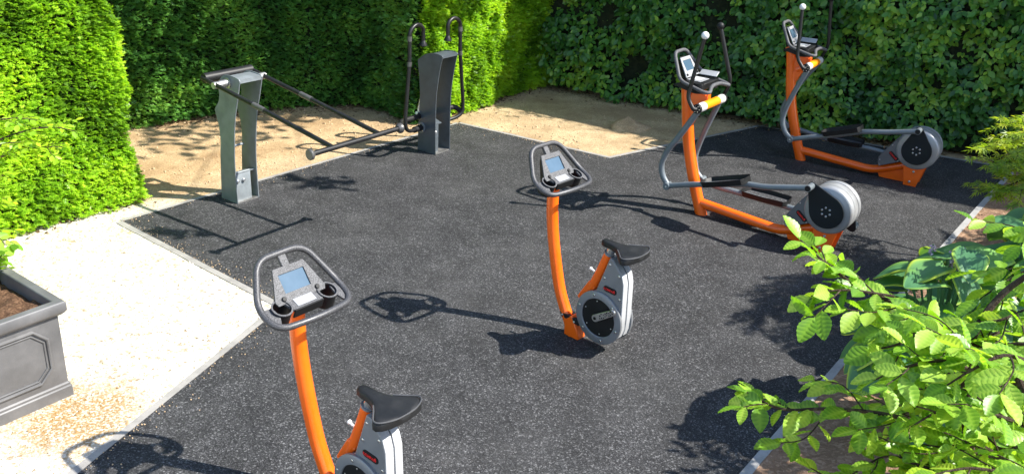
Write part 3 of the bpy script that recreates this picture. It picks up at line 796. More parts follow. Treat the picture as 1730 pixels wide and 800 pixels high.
        m.lathe(c, (0, 0, 1), [(.034 * math.sin(math.pi * j / 14), -.034 * math.cos(math.pi * j / 14)) for j in range(15)], 22, caps=False)
        m.build('ball_grip', M['white'] if s < 0 else M['black'], lvo)
    # grip roller across the head
    ry, rz = levL[0]
    m = MB(); m.tube([(-.135, ry, rz), (.135, ry, rz)], .0395, 24); m.build('roller_sleeve', M['rollor'], root)
    for s in (-1, 1):
        m = MB(); m.lathe((s * .134, ry, rz), (s, 0, 0), [(.037, 0), (.0415, .004), (.0415, .106), (.038, .113)], 24); m.build('roller_end', M['rollgrey'], root)
        m = MB(); m.lathe((s * .247, ry, rz), (s, 0, 0), [(.043, 0), (.043, .020), (.038, .026)], 24); ec = m.build('roller_cap', M['black'], root)
        bolts('cap_bolt', ec, [(s * .272, ry + .027 * math.cos(k * math.pi / 3), rz + .027 * math.sin(k * math.pi / 3)) for k in range(6)], (s, 0, 0), [(.005, 0), (.005, .003)], 8)
    trainer_head(root)
    return root

def trainer_head(root):
    loop = [(.108, .886, 1.474), (.222, .745, 1.262), (.232, .50, 1.205), (.20, .455, 1.200), (.085, .50, 1.236), (-.085, .50, 1.236), (-.20, .455, 1.200), (-.232, .50, 1.205), (-.222, .745, 1.262), (-.108, .886, 1.474)]
    m = MB(); m.tube(fillet(loop, .06, 6, True), .0165, 14, closed=True); m.build('handlebar', M['hammer'], root)
    K = Vector((0, .745, 1.262)); F = Vector((0, .886, 1.474)); t = (F - K).normalized(); X = Vector((1, 0, 0)); n = X.cross(t)
    on = lambda s, u, h=0: K + X * s + t * u + n * h
    m = MB()
    fr = [on(-.088, .185, .012), on(.088, .185, .012), on(.125, .0, .012), on(-.125, .0, .012)]
    bk = [on(-.06, .17, -.05), on(.06, .17, -.05), on(.10, .0, -.07), on(-.10, .0, -.07)]
    m.rings([bk, fr]); m.build('display_housing', M['black'], root, bevel=.005)
    m = MB()
    out = [(-.090, .187), (.090, .187), (.127, 0), (-.127, 0)]; inn = [(-.075, .156), (.075, .156), (.075, .058), (-.075, .058)]
    vo = [on(a, b, .022) for a, b in out]; vi = [on(a, b, .022) for a, b in inn]; vo2 = [on(a, b, .0125) for a, b in out]; vi2 = [on(a, b, .0125) for a, b in inn]
    fs = []
    for k in range(4):
        j = (k + 1) % 4; fs += [[k, j, 4 + j, 4 + k], [k, 8 + k, 8 + j, j], [4 + k, 4 + j, 12 + j, 12 + k]]
    m.add(vo + vi + vo2 + vi2, fs); m.build('face_plate', M['label'], root, bevel=.002)
    m = MB(); m.add([on(a, b, .015) for a, b in inn], [[0, 1, 2, 3]]); m.build('screen', M['screen'], root)
    for s in (-1, 1):
        m = MB(); m.lathe(on(s * .098, .022, .022), n, [(.012, 0), (.012, .006), (.009, .009)], 12); m.build('button', M['black'], root)
    # flat tray behind the screen's foot
    m = MB()
    m.prism([(-.125, .745), (.125, .745), (.19, .66), (.17, .55), (-.17, .55), (-.19, .66)], 1.190, 1.252, 'z'); m.build('tray', M['black'], root, bevel=.008)
    m = MB(); m.prism([(-.105, .740), (.07, .740), (.07, .60), (-.105, .60)], 1.2525, 1.258, 'z'); m.build('tray_plate', M['label'], root, bevel=.002)
    m = MB(); m.add([(-.07, .715, 1.2605), (.04, .715, 1.2605), (.04, .625, 1.2605), (-.07, .625, 1.2605)], [[0, 1, 2, 3]]); m.build('label_panel', M['white'], root)
    for s in (-1, 1):
        m = MB(); m.lathe((s * .145, .60, 1.258), (0, 0, -1), [(.050, 0), (.050, .09), (.042, .09), (.044, .003), (.050, 0)], 26, caps=False); m.build('cup_holder', M['black'], root)
        m = MB(); m.prism([(.815, 1.215), (.62, 1.175), (.50, 1.185), (.50, 1.205), (.74, 1.25)], s * .205, s * .222); m.build('side_skirt', M['black'], root, bevel=.004)
    # raised pale holder flap at the far side
    o = Vector((.13, .735, 1.262)); m = MB(); m.obox(o, Vector((.055, 0, .035)), Vector((.02, -.165, .0)), Vector((-.004, 0, .008))); m.build('holder_flap', M['label'], root, bevel=.002)
    m = MB(); m.prism([(.86, 1.43), (.83, 1.22), (.70, 1.16), (.70, 1.20), (.79, 1.27)], -.05, .05); m.build('mounting_block', M['black'], root, bevel=.005)

arm1 = [(.530, 1.035), (.700, .739), (.800, .587), (.838, .45), (.812, .352), (.742, .270)]
arm1r = [(.536, 1.035), (.655, .70), (.715, .46), (.675, .31), (.605, .250)]
arm2 = [(.515, 1.04), (.591, .842), (.668, .617), (.694, .452), (.635, .329), (.559, .272)]
arm2r = [(.515, 1.05), (.62, .90), (.80, .58), (.835, .45), (.80, .34), (.746, .285)]
make_trainer('sunlit orange cross trainer, nearer of the pair, its drum above the hornbeam leaves', (2.153, 7.797, 0), 53.74,
             [(.527, 1.056), (.615, 1.150), (.539, 1.698)], [(.535, 1.056), (.489, 1.205), (.647, 1.698)],
             arm1, arm1r, [(.511, .344), (.35, .385), (-.03, .487), (-.174, .498)], [(.476, .186 + .03), (.193, .214), (-.303, .204)],
             ((.370, .375), (-.028, .505)), ((.180, .222), (-.255, .222)), (-.557, .590))
make_trainer('orange cross trainer standing in the shade against the broad-leaved hedge, farther of the pair', (3.595, 9.622, 0), 57.59,
             [(.520, 1.072), (.618, 1.170), (.660, 1.690)], [(.516, 1.078), (.47, 1.225), (.519, 1.735)],
             arm2, arm2r, [(.349, .341), (.20, .38), (-.195, .515), (-.40, .55)], [(.468, .250), (.20, .215), (-.219, .215)],
             ((.214, .395), (-.165, .525)), ((.270, .222), (-.109, .222)), (-.700, .620))

# ------------------------------------------------------------------ pull-down machine
def plates_machine(name, label, cat, loc, yaw, prof, hw, mat, web_z, rod_z):
    root = thing(name, label, cat, loc, yaw)
    for s in (-1, 1):
        m = MB(); m.prism(prof, s * (hw - .008), s * hw); m.build('side_plate', mat, root, bevel=.002)
    return root
front1 = [(0, 0), (0, .36), (-.022, .60), (-.060, .82), (-.110, .98), (-.165, 1.165)]
top1 = [(-.155, 1.180), (-.10, 1.192), (0, 1.194), (.08, 1.170), (.152, 1.095)]
rear1 = [(.142, 1.0), (.160, .93), (.222, .85), (.215, .80), (.185, .68), (.182, .55), (.202, .416), (.228, .13), (.237, 0)]
def curve2(p, n=5):
    return [(q.y, q.z) for q in spline([(0, a, b) for a, b in p], n)]
prof1 = curve2(front1) + curve2(top1) + curve2(rear1)
pd = thing('pull_down_machine', 'grey two-plate pull-down machine with a long black T-bar, by the yew hedge corner', 'exercise machine', (-2.44, 7.851, 0), 53.5)
hw = .121
for s in (-1, 1):
    m = MB(); m.prism(prof1, s * (hw - .009), s * hw); m.build('side_plate', M['plate_green'], pd, bevel=.002)
m = MB(); m.box((-hw + .010, -.160, 1.145), (hw - .010, -.150, 1.178)); m.prism([(-.150, 1.178), (-.10, 1.184), (0, 1.186), (.075, 1.162), (.070, 1.154), (0, 1.178), (-.10, 1.176), (-.150, 1.170)], -hw + .010, hw - .010)
m.build('top_plate', M['plate_green'], pd)
m = MB(); m.box((-hw + .010, 0.004, 0), (hw - .010, .225, .012)); m.build('base_plate', M['galv'], pd)
m = MB(); m.prism([(.03, .012), (.038, .012), (.038, .285), (.03, .275)], -hw + .010, hw - .060); m.prism([(.028, .28), (.10, .27), (.10, .262), (.03, .27)], -hw + .010, hw - .010)
wp = m.build('web_plate', M['plate_green'], pd)
bolts('web_bolt', wp, [(-.085, .030, .205), (-.02, .030, .205)], (0, -1, 0), [(.017, 0), (.017, .014), (.010, .022)], 14)
m = MB(); m.tube([(-hw + .01, .10, .515), (.06, .10, .515)], .012, 12); m.build('cross_rod', M['plate_green'], pd)
m = MB(); m.tube([(-.095, .10, .50), (-.085, .11, .56), (-.09, .12, .64)], .006, 8); m.build('cable', M['steel'], pd)
m = MB(); m.tube([(-.10, .085, .52), (-.06, .085, .49)], .011, 8); m.build('shackle', M['steel'], pd)
for s in (-1, 1):
    m = MB(); m.lathe((s * hw, 0, 1.125), (s, 0, 0), [(.046, 0), (.046, .012), (.034, .016), (.034, .075), (.030, .085), (.030, .15)], 24); m.build('pivot_hub', M['galv'], pd)
    pth = [(s * .25, .185, 1.160), (s * .25, 0, 1.132), (s * .25, -.66, 1.035), (s * .25, -1.445, .914)]
    m = MB(); m.tube(pth, .0195, 16); am = m.build('arm', M['blackpaint'], pd)
    m = MB(); m.tube([(s * .25, -.50, 1.0588), (s * .25, -.64, 1.0382)], .0235, 16); m.build('arm_collar', M['collar'], am)
m = MB(); m.tube([(-.25, .16, 1.156), (.25, .16, 1.156)], .043, 20); m.build('rear_bar', M['blackpaint'], pd)
m = MB(); m.tube([(-.475, -1.46, .912), (.475, -1.46, .912)], .021, 16); tb = m.build('pull_bar', M['blackpaint'], pd)
for s in (-1, 1):
    m = MB(); m.lathe((s * .455, -1.46, .912), (s, 0, 0), [(.026, 0), (.044, .022), (.044, .038), (.038, .044)], 22); m.build('bar_end', M['collar'], tb)

# ------------------------------------------------------------------ chest press machine
prof2 = curve2([(0, 0), (.004, .36), (-.002, .62), (-.025, .80), (-.055, .96), (-.086, 1.072)]) + curve2([(-.075, 1.085), (0, 1.094), (.09, 1.084), (.18, 1.05), (.262, .990)]) + curve2([(.252, .90), (.240, .80), (.229, .58), (.250, .30), (.260, 0)])
cp = thing('chest_press_machine', 'dark grey two-plate chest press machine with two tall hooked black arms', 'exercise machine', (-.796, 9.508, 0), 53.5)
for s in (-1, 1):
    m = MB(); m.prism(prof2, s * (hw - .009), s * hw); m.build('side_plate', M['plate_dark'], cp, bevel=.002)
m = MB(); m.box((-hw + .010, -.080, 1.055), (hw - .010, -.070, 1.082)); m.prism([(-.07, 1.084), (0, 1.088), (.09, 1.078), (.18, 1.044), (.178, 1.036), (.09, 1.07), (0, 1.08), (-.07, 1.076)], -hw + .010, hw - .010)
m.build('top_plate', M['plate_dark'], cp)
m = MB(); m.box((-hw + .010, .004, 0), (hw - .010, .25, .012)); m.build('base_plate', M['galv'], cp)
m = MB(); m.prism([(.05, .012), (.058, .012), (.058, .33), (.05, .31)], -hw + .010, -.02); m.prism([(.05, .32), (.13, .345), (.13, .335), (.05, .312)], -hw + .010, .03); wp = m.build('web_plate', M['plate_dark'], cp)
m = MB(); m.lathe((-.075, .050, .235), (0, -1, 0), [(.018, 0), (.018, .014), (.011, .022)], 14); m.build('web_bolt', M['steel'], wp)
for s in (-1, 1):
    m = MB(); m.prism([(.20 + .052 * math.cos(a), .265 + .060 * math.sin(a)) for a in [2 * math.pi * k / 20 for k in range(20)]], s * hw, s * (hw + .012)); fl = m.build('hub_flange', M['plate_green'], cp, bevel=.002)
    bolts('flange_bolt', fl, [(s * (hw + .012), .20 + .036 * math.cos(R(a)), .265 + .042 * math.sin(R(a))) for a in (45, 135, 225, 315)], (s, 0, 0), [(.007, 0), (.007, .005)])
    m = MB(); m.tube([(s * hw, .20, .265), (s * .26, .18, .27)], .033, 20); m.build('pivot_hub', M['black'], cp)
    x = lambda v: s * v
    path = [(x(.24), .18, .272), (x(.36), .14, .285), (x(.455), .115, .33), (x(.462), .118, .45), (x(.395), .12, 1.03), (x(.392), .12, 1.345), (x(.29), .12, 1.405), (x(.19), .12, 1.36), (x(.19), .12, 1.215)]
    m = MB(); m.tube(fillet(path, .075, 7), .0205, 16); am = m.build('press_arm', M['blackpaint'], cp)
    m = MB(); m.tube([(x(.4005), .12, .985), (x(.3955), .12, 1.03)], .025, 16); m.build('arm_collar', M['collar'], am)
    m = MB(); m.tube([(x(.394), .12, 1.24), (x(.393), .12, 1.29)], .024, 16); m.build('arm_collar', M['collar'], am)
    m = MB(); m.lathe((x(.19), .12, 1.222), (0, 0, -1), [(.021, 0), (.026, .012), (.043, .045), (.043, .053), (.036, .055)], 20); m.build('grip_end', M['blackpaint'], am)
m = MB(); m.tube(fillet([(-.455, .135, .34), (-.44, .22, .385), (-.14, .235, .385), (.14, .235, .385), (.44, .22, .385), (.455, .135, .34)], .06, 5), .029, 16); m.build('yoke_bar', M['blackpaint'], cp)
m = MB(); m.tube([(-.13, .25, .36), (-.10, .27, .46), (-.095, .20, .72)], .011, 10); m.build('cable', M['steel'], cp)
m = MB(); m.tube([(-.15, .25, .42), (-.08, .25, .40)], .018, 10); m.build('shackle', M['steel'], cp)

# ------------------------------------------------------------------ planter
pl = thing('planter', 'square lead-grey planter with raised cut-corner panels on the gravel', 'planter', (-2.545, 4.65, -.012), 53.5)
# local: x along the visible front face towards the corner (+x), y away behind it; the near top corner is the origin column
PH = .640; W_ = .80
def sq(off, z): return [(-W_ - 0 + -off * -1 * -1, -off * -1 * -1, z)] 
def ring_at(inset, z): return [(-W_ + inset, inset, z), (-inset, inset, z), (-inset, W_ - inset, z), (-W_ + inset, W_ - inset, z)]
m = MB()
m.rings([ring_at(.030, 0), ring_at(.030, .078), ring_at(.036, .082), ring_at(.036, .098), ring_at(.044, .104), ring_at(.040, .565)], caps=False)
m.build('body', M['lead'], pl, bevel=.004)
m = MB()
m.rings([ring_at(.041, .548), ring_at(.028, .552), ring_at(.010, .568), ring_at(.0, .585), ring_at(.0, .630), ring_at(.006, PH), ring_at(.052, PH), ring_at(.058, .634), ring_at(.062, .50)], caps=False)
m.build('rim', M['lead'], pl, bevel=.003)
def face_pt(face, u, v, h):
    """face 0: front (y=small), face 1: right (x=0 side); u 0..W along, v height, h proud"""
    ins = .044 + (.040 - .044) * (v - .104) / (.565 - .104)
    if face == 0: return Vector((-u, ins - h, v))
    return Vector((-ins + h, u, v))
for face in (0, 1):
    a, b, c, d, k = .125, W_ - .125, .158, .500, .075
    ol = [(a + k, c), (b - k, c), (b, c + k), (b, d - k), (b - k, d), (a + k, d), (a, d - k), (a, c + k)]
    m = MB(); m.tube([face_pt(face, u, v, .003) for u, v in ol], .011, 8, closed=True)
    a += .022; b -= .022; c += .020; d -= .020; k -= .008
    ol = [(a + k, c), (b - k, c), (b, c + k), (b, d - k), (b - k, d), (a + k, d), (a, d - k), (a, c + k)]
    m.tube([face_pt(face, u, v, .002) for u, v in ol], .006, 8, closed=True)
    m.build('panel_moulding', M['lead'], pl)
xs = np.linspace(-W_ + .06, -.06, 40); ys = np.linspace(.06, W_ - .06, 40); X, Y = np.meshgrid(xs, ys, indexing='ij')
Z = .552 + .05 * (vnoise(X, Y, .12, 5) - .5) + .03 * (vnoise(X, Y, .045, 6) - .5) + .05 * np.exp(-((X + .4) ** 2 + (Y - .35) ** 2) / .06)
i = np.arange(1600).reshape(40, 40); F = np.stack([i[:-1, :-1], i[1:, :-1], i[1:, 1:], i[:-1, 1:]], -1).reshape(-1, 4)
np_mesh('soil', np.stack([X, Y, Z], -1).reshape(-1, 3), F, M['compost'], pl, smooth=True)

# ------------------------------------------------------------------ foliage
LEAF = ([(0, 0, 0), (.20, .22, .035), (.27, .52, .05), (.15, .82, .03), (0, 1.0, -.02), (-.15, .82, .03), (-.27, .52, .05), (-.20, .22, .035), (0, .5, 0)],
        [[0, 1, 2, 8], [8, 2, 3, 4], [0, 8, 6, 7], [8, 4, 5, 6]])
def spray_template(nb=5, seed=0):
    r = np.random.default_rng(seed); v = []; f = []
    def blade(o, d, L, wd, z):
        d = np.array(d) / np.hypot(*d); p = np.array([-d[1], d[0]]); o = np.array(o)
        q = [o, o + d * L * .5 + p * wd, o + d * L, o + d * L * .5 - p * wd]; n = len(v)
        for k, a in enumerate(q): v.append((a[0], a[1], z + (.02, .05, -.03, .05)[k]))
        f.append([n, n + 1, n + 2, n + 3])
    for k in range(nb):
        y = .08 + .75 * k / nb; L = .42 * (1 - .45 * k / nb)
        for s in (-1, 1): blade((0, y), (s * (.9 + .3 * r.random()), .75 + .3 * r.random()), L * r.uniform(.8, 1.15), .075, r.uniform(-.05, .08))
    blade((0, .55), (0, 1), .45, .07, 0.)
    return v, f
SPRAYS = [spray_template(4, s) for s in range(3)]

def path_sampler(path):
    P = np.array(path, float); seg = np.diff(P, axis=0); L = np.hypot(seg[:, 0], seg[:, 1]); cum = np.r_[0, np.cumsum(L)]
    def f(s):
        k = np.clip(np.searchsorted(cum, s, side='right') - 1, 0, len(L) - 1); t = (s - cum[k]) / L[k]
        p = P[k] + seg[k] * t[:, None]; d = seg[k] / L[k][:, None]
        return p, np.stack([d[:, 1], -d[:, 0]], -1), d
    return f, cum[-1]

def hedge(name, label, cat, path, height, thick, mat, n, kind='spray', size=.07, batter=.0, lump=.10, low_share=.8, zsplit=1.9, seed=0, tint_shift=0., base_gap=.0, side_extra=(), droop=0., height2=None, core_to=1.):
    """path: front foot line, its outward side on the right of the direction of travel"""
    r = np.random.default_rng(100 + seed)
    f, L = path_sampler(path)
    root = thing(name, label, cat, (0, 0, 0))
    s = r.uniform(0, L, n)
    z = np.where(r.random(n) < low_share, r.uniform(.02, zsplit, n), r.uniform(zsplit, height, n))
    p, nr, d = f(s)
    dep = r.exponential(.045, n) - .01
    bumpv = lump * (vnoise(s, z, .55, seed) - .5) + lump * .8 * (vnoise(s, z, .2, seed + 7) - .5) + lump * .6 * (vnoise(s, z, .1, seed + 9) - .5)
    off = bumpv - dep - batter * z + .05 * np.exp(-z / .18) * 0
    height2 = height2 or height
    z = np.where(z > zsplit, zsplit + (z - zsplit) * (height - zsplit + (height2 - height) * s / L) / (height - zsplit), z)
    pos = np.concatenate([p + nr * off[:, None], z[:, None]], 1)
    out = np.concatenate([nr, np.zeros((n, 1))], 1)
    keep = z > base_gap * (.4 + 1.2 * vnoise(s, z * 0, .3, seed + 3))
    pos, out, d, dep, s, z = pos[keep], out[keep], d[keep], dep[keep], s[keep], z[keep]; n = len(pos)
    tang = np.concatenate([d, np.zeros((n, 1))], 1)
    up_ = np.array([0, 0, 1.])
    Vs = []; Fs = []; Ts = []; off_ = 0
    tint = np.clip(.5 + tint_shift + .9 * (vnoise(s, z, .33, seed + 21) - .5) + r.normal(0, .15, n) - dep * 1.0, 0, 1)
    if kind == 'spray':
        along = unit(out * 1.0 + tang * r.normal(0, .75, n)[:, None] + up_ * (r.normal(.18, .38, n))[:, None])
        nor = unit(up_ * 1.0 + out * .55 + r.normal(0, .33, (n, 3)))
        for q, T in enumerate(SPRAYS):
            sel = np.arange(n) % 3 == q
            V, F = scatter(*T, pos[sel], along[sel], nor[sel], size * r.uniform(.7, 1.35, sel.sum()))
            Vs.append(V); Fs.append(F + off_); Ts.append(np.repeat(tint[sel], len(T[0]))); off_ += len(V)
    else:
        along = unit(up_ * (-.55 - droop) + tang * r.normal(0, .8, n)[:, None] + out * r.uniform(.1, .8, n)[:, None])
        nor = unit(out * 1.0 + up_ * r.normal(.55, .35, n)[:, None] + r.normal(0, .38, (n, 3)))
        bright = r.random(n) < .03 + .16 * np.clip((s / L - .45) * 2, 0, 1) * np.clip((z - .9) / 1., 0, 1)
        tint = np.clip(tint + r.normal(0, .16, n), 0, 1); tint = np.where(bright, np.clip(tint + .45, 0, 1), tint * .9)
        V, F = scatter(*LEAF, pos, along, nor, size * r.uniform(.65, 1.25, n), r.uniform(.9, 1.25, n))
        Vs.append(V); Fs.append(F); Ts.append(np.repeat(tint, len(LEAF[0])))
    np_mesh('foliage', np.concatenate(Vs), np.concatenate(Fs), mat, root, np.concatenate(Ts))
    # added solid core blocking light, inner shade put into its near-black colour
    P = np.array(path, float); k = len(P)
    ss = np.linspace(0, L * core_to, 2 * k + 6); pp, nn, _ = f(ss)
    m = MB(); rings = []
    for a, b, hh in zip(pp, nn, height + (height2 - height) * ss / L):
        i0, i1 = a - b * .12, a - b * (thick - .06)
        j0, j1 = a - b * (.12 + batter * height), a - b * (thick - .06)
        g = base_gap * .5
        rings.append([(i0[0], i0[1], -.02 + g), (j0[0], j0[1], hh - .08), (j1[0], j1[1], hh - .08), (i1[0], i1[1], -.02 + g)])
    m.rings(rings); m.build('dark_core', M['inner'], root)
    if base_gap:
        m = MB(); rs = random.Random(seed)
        for q in range(int(L / .28)):
            t = np.array([min(L, (q + rs.uniform(.2, .8)) * .28)]); a, b, _ = f(t); a, b = a[0], b[0]; dd = rs.uniform(.14, .3)
            x, y = a - b * dd
            m.tube([(x, y, -.02), (x + rs.uniform(-.03, .03), y + rs.uniform(-.03, .03), .25), (x + rs.uniform(-.1, .1), y + rs.uniform(-.1, .1), .6)], [.022, .016, .010], 7)
        m.build('stems', M['bark'], root)
    return root

yd = np.array([.5948, .8039]); yc = np.array([-3.33, 7.775])
def back(p, t): return tuple(np.array(p) + np.array([-.8039, .5948]) * t)
p0 = yc - yd * 4.2
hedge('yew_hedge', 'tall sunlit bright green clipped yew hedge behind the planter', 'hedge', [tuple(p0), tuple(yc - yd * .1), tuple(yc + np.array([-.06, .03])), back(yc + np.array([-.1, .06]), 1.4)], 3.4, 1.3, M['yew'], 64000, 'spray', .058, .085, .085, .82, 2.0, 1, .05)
hedge('yew_hedge', 'dark shaded yew hedge curving behind the pull-down machine', 'hedge', [(-6.2, 8.6), (-5.0, 9.35), (-4.15, 9.93), (-3.35, 10.60), (-2.55, 11.05), (-1.9, 11.1), (-1.62, 10.9), (-1.4, 10.68), (-1.2, 10.47)], 4.0, 1.0, M['yew_shaded'], 54000, 'spray', .060, .03, .10, .8, 2.0, 2, -.02, core_to=.865)
bdir = np.array([.58, .815]); bc = np.array([-1.08, 10.46])
hedge('yew_hedge', 'brightly sunlit leafy end of yew hedge behind the chest press machine', 'hedge', [tuple(bc + np.array([-.03, .0])), tuple(bc + bdir * .12), (-.56, 11.2), (-.2, 11.85), (.23, 12.45), (.6, 12.95)], 4.0, .5, M['yew'], 44000, 'spray', .060, .02, .12, .8, 2.0, 3, .0)
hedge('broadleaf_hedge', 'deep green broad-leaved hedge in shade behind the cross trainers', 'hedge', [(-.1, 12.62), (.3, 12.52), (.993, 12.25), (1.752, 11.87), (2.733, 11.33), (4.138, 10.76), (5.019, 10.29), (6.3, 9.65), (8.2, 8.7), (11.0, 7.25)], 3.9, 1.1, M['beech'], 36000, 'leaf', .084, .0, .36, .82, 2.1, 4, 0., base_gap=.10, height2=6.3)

# litter along the hedge feet
def litter(path, n, spread, seed):
    r = np.random.default_rng(seed); f, L = path_sampler(path); s = r.uniform(0, L, n); p, nr, d = f(s)
    o = -.08 + r.exponential(spread, n)
    P = np.concatenate([p + nr * o[:, None], (r.uniform(-.008, .012, n))[:, None]], 1)
    a = r.normal(size=(n, 3)); a[:, 2] *= .25; nn = np.array([0, 0, 1.]) + r.normal(0, .35, (n, 3))
    return scatter(*LEAF, P, a, nn, r.uniform(.018, .05, n)), n
Vs = []; Fs = []; Ts = []; of = 0
for pth, n, sp, sdd in (([(-4.15, 9.93), (-3.35, 10.60), (-2.55, 11.05), (-1.7, 11.2), (-1.1, 10.5)], 1500, .13, 1), ([(-1.08, 10.46), (-.56, 11.2), (.23, 12.45)], 500, .08, 2),
                   ([(.23, 12.5), (.993, 12.25), (1.752, 11.87), (2.733, 11.33), (4.138, 10.76), (5.0, 10.29)], 1300, .10, 3), ([tuple(p0), tuple(yc)], 500, .06, 4)):
    (V, F), n = litter(pth, n, sp, sdd); Vs.append(V); Fs.append(F + of); of += len(V); Ts.append(np.repeat(rng.random(n), len(LEAF[0])))
tag(np_mesh('fallen_leaves', np.concatenate(Vs), np.concatenate(Fs), M['litter'], None, np.concatenate(Ts)), 'brown fallen leaves along the hedge feet', 'leaf litter', kind='stuff')

# --- hornbeam in the right foreground
def horn_leaf():
    """pleated, toothed leaf: rows along the length, folded between the side veins"""
    v = []; f = []; vt = []; nr = 15; cols = [-1, -.55, 0, .55, 1]
    for k in range(nr):
        t = k / (nr - 1)
        wd = .30 * math.sin(math.pi * min(1, t * .98 + .02) ** .82) ** .85 if 0 < t < 1 else .004
        if 0 < k < nr - 1 and k % 2 == 0: wd *= .93
        for c in cols:
            pl_ = (.034 if k % 2 else -.034) * (1 if abs(c) == .55 else .12 if c else 0)
            vt.append(.30 if c == 0 else (.20 if k % 2 else -.20))
            v.append((c * wd, t + .12 * abs(c) * wd / .3 * (1 - t) + (.04 * abs(c) if k < nr - 1 else 0), .16 * abs(c) * wd / .3 * .35 + pl_ - .14 * t * t))
    for k in range(nr - 1):
        for c in range(4):
            a = k * 5 + c; f.append([a, a + 1, a + 6, a + 5])
    return v, f, vt
HL = horn_leaf()
C0 = np.array([0, 0, cam_h])
def world_at(u, v, dep):
    return C0 + dep * ((u - 865) / cam_f * cx - (v - 400) / cam_f * cy + fw)

def leafy_branches(root, branches, leaf, mat, lsize, gap, seed, twig_r=.004, up_bias=.5, side_twigs=True, tintm=.5, twig_len=(.10, .26), twig_gap=.07, droop=-.22):
    r = np.random.default_rng(seed); m = MB(); pos = []; al = []; no = []
    def along_path(pts, rad):
        pts = [np.array(p) for p in pts]
        sm = np.array([list(q) for q in spline([tuple(p) for p in pts], 8)])
        m.tube([tuple(q) for q in sm], list(np.linspace(rad, max(.0012, rad * .3), len(sm))), 7)
        return sm
    def leaves_on(sm, start=.0):
        seg = np.diff(sm, axis=0); L = np.linalg.norm(seg, axis=1); cum = np.r_[0, np.cumsum(L)]
        s = start; side = 1
        while s < cum[-1]:
            k = min(len(L) - 1, np.searchsorted(cum, s, side='right') - 1); t = (s - cum[k]) / max(L[k], 1e-6)
            p = sm[k] + seg[k] * t; d = seg[k] / max(L[k], 1e-6)
            lat = np.cross(d, [0, 0, 1.]); lat /= max(np.linalg.norm(lat), 1e-6)
            a = d * r.uniform(.35, .8) + lat * side * r.uniform(.6, 1.) + np.array([0, 0, r.normal(droop, .30)])
            pos.append(p); al.append(a); no.append(np.array([0, 0, 1.]) * 1. + r.normal(0, .48, 3))
            side *= -1; s += gap * r.uniform(.7, 1.3)
        pos.append(sm[-1]); al.append(seg[-1] / max(L[-1], 1e-6) + r.normal(0, .15, 3)); no.append(np.array([0, 0, 1.]) + r.normal(0, .3, 3))
    for pts, rad, leafy in branches:
        sm = along_path(pts, rad)
        if leafy: leaves_on(sm, .03)
        if side_twigs:
            seg = np.diff(sm, axis=0); L = np.linalg.norm(seg, axis=1); cum = np.r_[0, np.cumsum(L)]
            s = .06; side = 1
            while s < cum[-1] - .04:
                k = min(len(L) - 1, np.searchsorted(cum, s, side='right') - 1); p = sm[k]; d = seg[k] / L[k]
                lat = np.cross(d, [0, 0, 1.]); lat /= max(np.linalg.norm(lat), 1e-6)
                tl = r.uniform(*twig_len) * (1 - .45 * s / cum[-1])
                e1 = p + (d * .7 + lat * side * .8 + np.array([0, 0, r.normal(.05, .35)])) * tl * .5
                e2 = e1 + (d * .8 + lat * side * .5 + np.array([0, 0, r.normal(-.1, .25)])) * tl * .5
                leaves_on(along_path([p, e1, e2], .0022), .03)
                side *= -1; s += twig_gap * r.uniform(.7, 1.35)
    m.build('branches', M['bark'], root)
    pos, al, no = np.array(pos), np.array(al), np.array(no); n = len(pos)
    V, F = scatter(leaf[0], leaf[1], pos, al, no, lsize * r.uniform(.72, 1.22, n), r.uniform(.86, 1.08, n))
    t = np.clip(tintm + r.normal(0, .32, n), 0, 1)
    vt = np.zeros(len(leaf[0])) if len(leaf) < 3 else np.array(leaf[2])
    tt = np.clip(t[:, None] + vt[None] , 0, 1).ravel()
    np_mesh('foliage', V, F, mat, root, tt, smooth=False)
    return n
hb = thing('hornbeam_bush', 'bright fresh green hornbeam bush leaning in at the right foreground', 'bush', (1.75, 1.55, .4))
inv = np.array([1.75, 1.55, .4])
def hp(*l): return [world_at(u, v, d) - inv for u, v, d in l]
trunk = np.array([0, 0, 0.])
